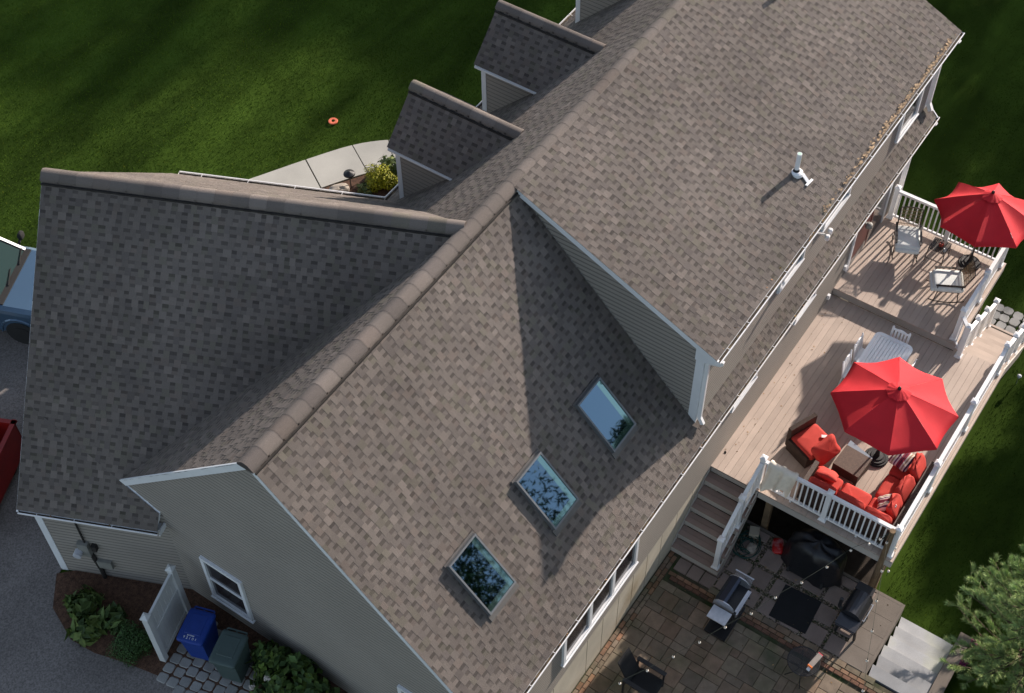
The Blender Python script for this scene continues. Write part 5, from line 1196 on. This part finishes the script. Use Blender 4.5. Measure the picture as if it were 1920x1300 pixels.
def shrub(name,label,loc,rad,n,size,cols,seed,cat='shrub',asp=.55,flowers=None):
    t=thing(name,label,cat,loc); leafcloud('foliage','leaf',t,(0,0,rad[2]*.75),rad,n,size,cols,seed,asp,zmin=.03)
    rnd=random.Random(seed); mb=MB()
    for i in range(7): a=rnd.uniform(0,6.28); mb.tube([(0,0,-.03),(math.cos(a)*rad[0]*.3,math.sin(a)*rad[1]*.3,rad[2]*.5),(math.cos(a)*rad[0]*.75,math.sin(a)*rad[1]*.75,rad[2]*1.0)],[.012,.008,.004],5)
    part(mb,'stem',mt['bark'],t)
    for i,(x,y,z) in enumerate(flowers or []):
        leafcloud('flower_head','petal',t,(x,y,z),(.06,.06,.05),60,.018,[(1,1,1)],seed+i,.9)
    return t
mt['petal']=M_('white_petal',(.60,.55,.50),.7,.1,8,attr=True)
YG=[(5.5,2.7,.5),(6.5,3.2,.4),(4.0,2.2,.6)]
shrub('golden_shrub','bright yellow green shrub in the front bed by the dormer',(11.25,6.72,ZG),(.40,.42,.30),2600,.045,YG,1,asp=.3)
shrub('green_shrub','grey green leafy shrub behind the golden one in the front bed',(11.72,6.72,ZG),(.33,.36,.26),700,.075,[(1.8,1.3,1.6),(2.6,1.7,2.2),(2.0,1.3,1.0)],2)
shrub('low_perennial','low grey green perennial between the rock and the golden shrub',(10.83,6.92,ZG),(.22,.24,.12),260,.06,[(1.7,1.2,1.6),(2.4,1.4,1.6)],3,cat='plant')
shrub('bed_shrub','dark green shrub close to the porch wall in the front bed',(11.7,5.9,ZG),(.45,.5,.35),900,.06,[(1,.9,1)],4)
shrub('hosta','big leaved light green hosta at the driveway edge',(-1.86,4.02,ZG),(.34,.36,.20),170,.15,[(1.3,1.05,1.0),(1.9,1.35,1.2),(.9,.8,.9)],5,cat='plant',asp=.5)
shrub('hosta','big leaved hosta tucked against the garage wall corner',(-1.55,4.5,ZG),(.36,.36,.2),150,.15,[(1.2,1.0,1.0),(1.7,1.25,1.1)],15,cat='plant',asp=.5)
shrub('hosta','big leaved hosta in the shade beside the meter wall',(-1.45,3.75,ZG),(.30,.30,.2),120,.14,[(.9,.8,.9),(1.4,1.1,1.1)],16,cat='plant',asp=.5)
shrub('evergreen_shrub','dense dark evergreen shrub beside the privacy fence',(-1.62,3.02,ZG),(.40,.42,.34),5200,.022,[(.55,.62,.6),(.75,.85,.8)],6)
HC=[(1.0,.95,.9),(1.5,1.25,1.0),(.75,.75,.8),(1.9,1.5,1.1)]
shrub('hydrangea','broad leafy green hydrangea with white blooms under the gable wall',(-.62,-.25,ZG-.15),(.72,.85,.62),1700,.10,HC,7,flowers=[(-.25,.35,.93),(-.55,.0,.75),(-.5,.55,.72)],asp=.62)
shrub('hydrangea','second leafy hydrangea against the gable wall, nearer the trash cart',(-.42,.42,ZG),(.38,.42,.40),620,.09,HC,8,asp=.62)
shrub('hydrangea','third leafy hydrangea at the bottom picture edge',(-1.25,-.9,ZG-.6),(.7,.9,.8),1200,.10,HC,9,asp=.62)
# deciduous trees out of view: most added for lawn shade, others mirrored in skylights
def tree(label,loc,h,cr,seed,n=5200,size=.22):
    t=thing('tree',label,'tree',loc,0,'tall trees around the garden'); rnd=random.Random(seed)
    mb=MB(); mb.sm=True; mb.tube([(0,0,-.3),(.1,0,h*.3),(0,.15,h*.6),(0,0,h*.92)],[h*.024,h*.018,h*.011,.03],10)
    for i in range(14):
        a=rnd.uniform(0,6.28); z=h*rnd.uniform(.28,.85); l=cr*rnd.uniform(.5,.95)*(1-.45*(z/h)); mb.tube([(0,0,z),(math.cos(a)*l*.5,math.sin(a)*l*.5,z+l*.28),(math.cos(a)*l,math.sin(a)*l,z+l*.42)],[h*.008,h*.005,.02],6)
    part(mb,'trunk',mt['bark'],t)
    r=np.random.RandomState(seed); P=[]
    k=48
    for i in range(k):
        a=r.uniform(0,6.28); q=r.uniform(.25,1.0); rad=cr*math.sqrt(max(.06,1-((q-.55)/.5)**2))*r.uniform(.25,.9)
        P.append((math.cos(a)*rad,math.sin(a)*rad,h*q*.93+.2,cr*r.uniform(.22,.42)))
    co=[];cl=[]
    for (x,y,z,s) in P:
        m=n//k; d=r.normal(size=(m,3)); d/=np.linalg.norm(d,axis=1)[:,None]; p=np.array([x,y,z])+d*s*(r.rand(m)**.5)[:,None]*np.array([1,1,.7])
        a_=r.normal(size=(m,3)); a_/=np.linalg.norm(a_,axis=1)[:,None]; b_=np.cross(a_,d+.01); b_/=np.linalg.norm(b_,axis=1)[:,None]; ss_=size*r.uniform(.5,1.2,m)[:,None]
        co.append(np.stack([p-a_*ss_,p+b_*ss_*.6,p+a_*ss_],1).reshape(-1,3)); kk=r.uniform(.5,1.3,m); cl.append(np.repeat(np.stack([kk,kk,kk,kk*0+1],1),3,0))
    numpy_tris('crown',np.concatenate(co),np.concatenate(cl),mt['leaf'],t)
TR=[((26.5,-17.2),7.6,2.6),((31,-18.5),9.0,3.0),((40,-17.6),12.6,3.6),((41,-23),13,4.2),((47,-19.5),15,4.4),((36,-29),13,4.5),((31,-24),9.5,3.6),
    ((13.5,-17.0),8.5,2.6),((18.5,-18.0),9,3.0),((23.5,-16.5),7.5,2.4),
    ((37.5,-14.0),8.4,2.8),((38,-9.3),7.6,2.8),((38.5,-5.2),7.8,3.0),((38,-1.2),9.2,3.0),((39,3.0),9.4,3.2),((38.5,7.0),9.8,3.2),
    ((26,-13.9),7.0,2.4),((27,-12.4),7.2,2.0),((31,-13.4),8.4,2.3),((29,-16),8,2.4),((27.5,-20),7.6,2.8),((44,-7.8),8.8,3.6),((49,-2.5),11.5,4.2),((47,3.5),14,4.6),((53,7),16,4.8),((45,11),14.5,4.6),((41,15.5),14.5,4.4),((51,14),17,4.8),((38,20.5),14,4.6),((46,21),15,4.8),((36,27),14,4.8),
    ((14.5,-30),18.5,5.2),((22.0,-32.0),15.9,3.9),((26.0,-30.5),13.6,3.0),((8.5,-32),20,5.4),((28.5,-35),13,3.4),((2,-35),16,4.8),((17,-40),17,4.6),((-4,-37),15,4.6),((36,-40),13,5)]
dirs=['east','southeast','northeast']
for i,((x,y),h,c) in enumerate(TR): 
    tree('tall leafy tree out of view beyond the back lawn' if y<-10 else 'tall leafy shade tree out of view beyond the far side lawn',(x,y,gz(x,y)-.1),h,c,100+i,*((60000,.19) if y<-30 else (15000,.17)))
# white pine at the lower right
pn=thing('pine_tree','light green white pine with long soft needles at the lower right','pine tree',(8.95,-11.75,-.6))
rnd=random.Random(77); r=np.random.RandomState(77)
mb=MB(); mb.sm=True; mb.tube([(0,0,-.2),(.05,0,2),(0,.05,4.2),(0,0,6.0)],[.11,.085,.05,.012],10); co=[];cl=[]; twigs=[]
Z=.5
while Z<5.7:
    rad=2.0*(1-(Z/6.3))**.75
    for k in range(7):
        a=rnd.uniform(0,6.28); l=rad*rnd.uniform(.75,1.12); p0=V((0,0,Z)); p1=V((math.cos(a)*l*.55,math.sin(a)*l*.55,Z+l*.10)); p2=V((math.cos(a)*l,math.sin(a)*l,Z+l*.34)); mb.tube([p0,p1,p2],[.022,.014,.006],5)
        for s in range(13):
            t_=.22+.78*s/12; b=(p0.lerp(p1,t_*1.8) if t_<.55 else p1.lerp(p2,(t_-.55)/.45)); side=V((-math.sin(a),math.cos(a),0))*rnd.choice((-1,1))
            dr=(V((math.cos(a),math.sin(a),.35))*.8+side*rnd.uniform(.2,1.0)+V((0,0,rnd.uniform(0,.4)))).normalized(); e=b+dr*rnd.uniform(.15,.38)*(1.15-.5*t_); twigs.append((b,e)); mb.tube([b,e],[.006,.003],4)
    Z+=.27
part(mb,'trunk',mt['bark'],pn)
for b,e in twigs:
    b_,e_=np.array(b),np.array(e); dr=(e_-b_); L_t=np.linalg.norm(dr); dr/=L_t; m=120
    q=r.rand(m)**.55; base=b_+np.outer(q*L_t,dr); d=dr*1.0+r.normal(size=(m,3))*.42+np.array([0,0,.12]); d/=np.linalg.norm(d,axis=1)[:,None]; ln=r.uniform(.10,.16,m)[:,None]
    w=np.cross(d,r.normal(size=(m,3))); w/=np.linalg.norm(w,axis=1)[:,None]; w*=.0048
    co.append(np.stack([base-w,base+w,base+d*ln],1).reshape(-1,3)); kk=r.uniform(.7,1.35,m)*(.85+.5*q); cl.append(np.repeat(np.stack([kk*r.uniform(.85,1.2,m),kk,kk*.8,kk*0+1],1),3,0))
numpy_tris('crown',np.concatenate(co),np.concatenate(cl),mt['needle'],pn)
# dark flowers by the steps
for (x,y,l,s) in((9.04,-10.72,'plum coloured flowering plant beside the granite steps, further from the patio',1),(8.55,-10.62,'plum coloured flowering plant tucked under the pine beside the steps',2)):
    t=thing('flowering_plant',l,'plant',(x,y,-.55)); leafcloud('petals','magenta',t,(0,0,.38),(.16,.16,.10),180,.05,[(1,1,1),(1.8,.8,1.2),(5,5,5)],s,.7); leafcloud('foliage','leaf',t,(0,0,.16),(.18,.18,.16),150,.06,[(.7,.7,.8)],s+4)
print('objects',len(bpy.data.objects),'tris',sum(len(m.polygons) for m in bpy.data.meshes))
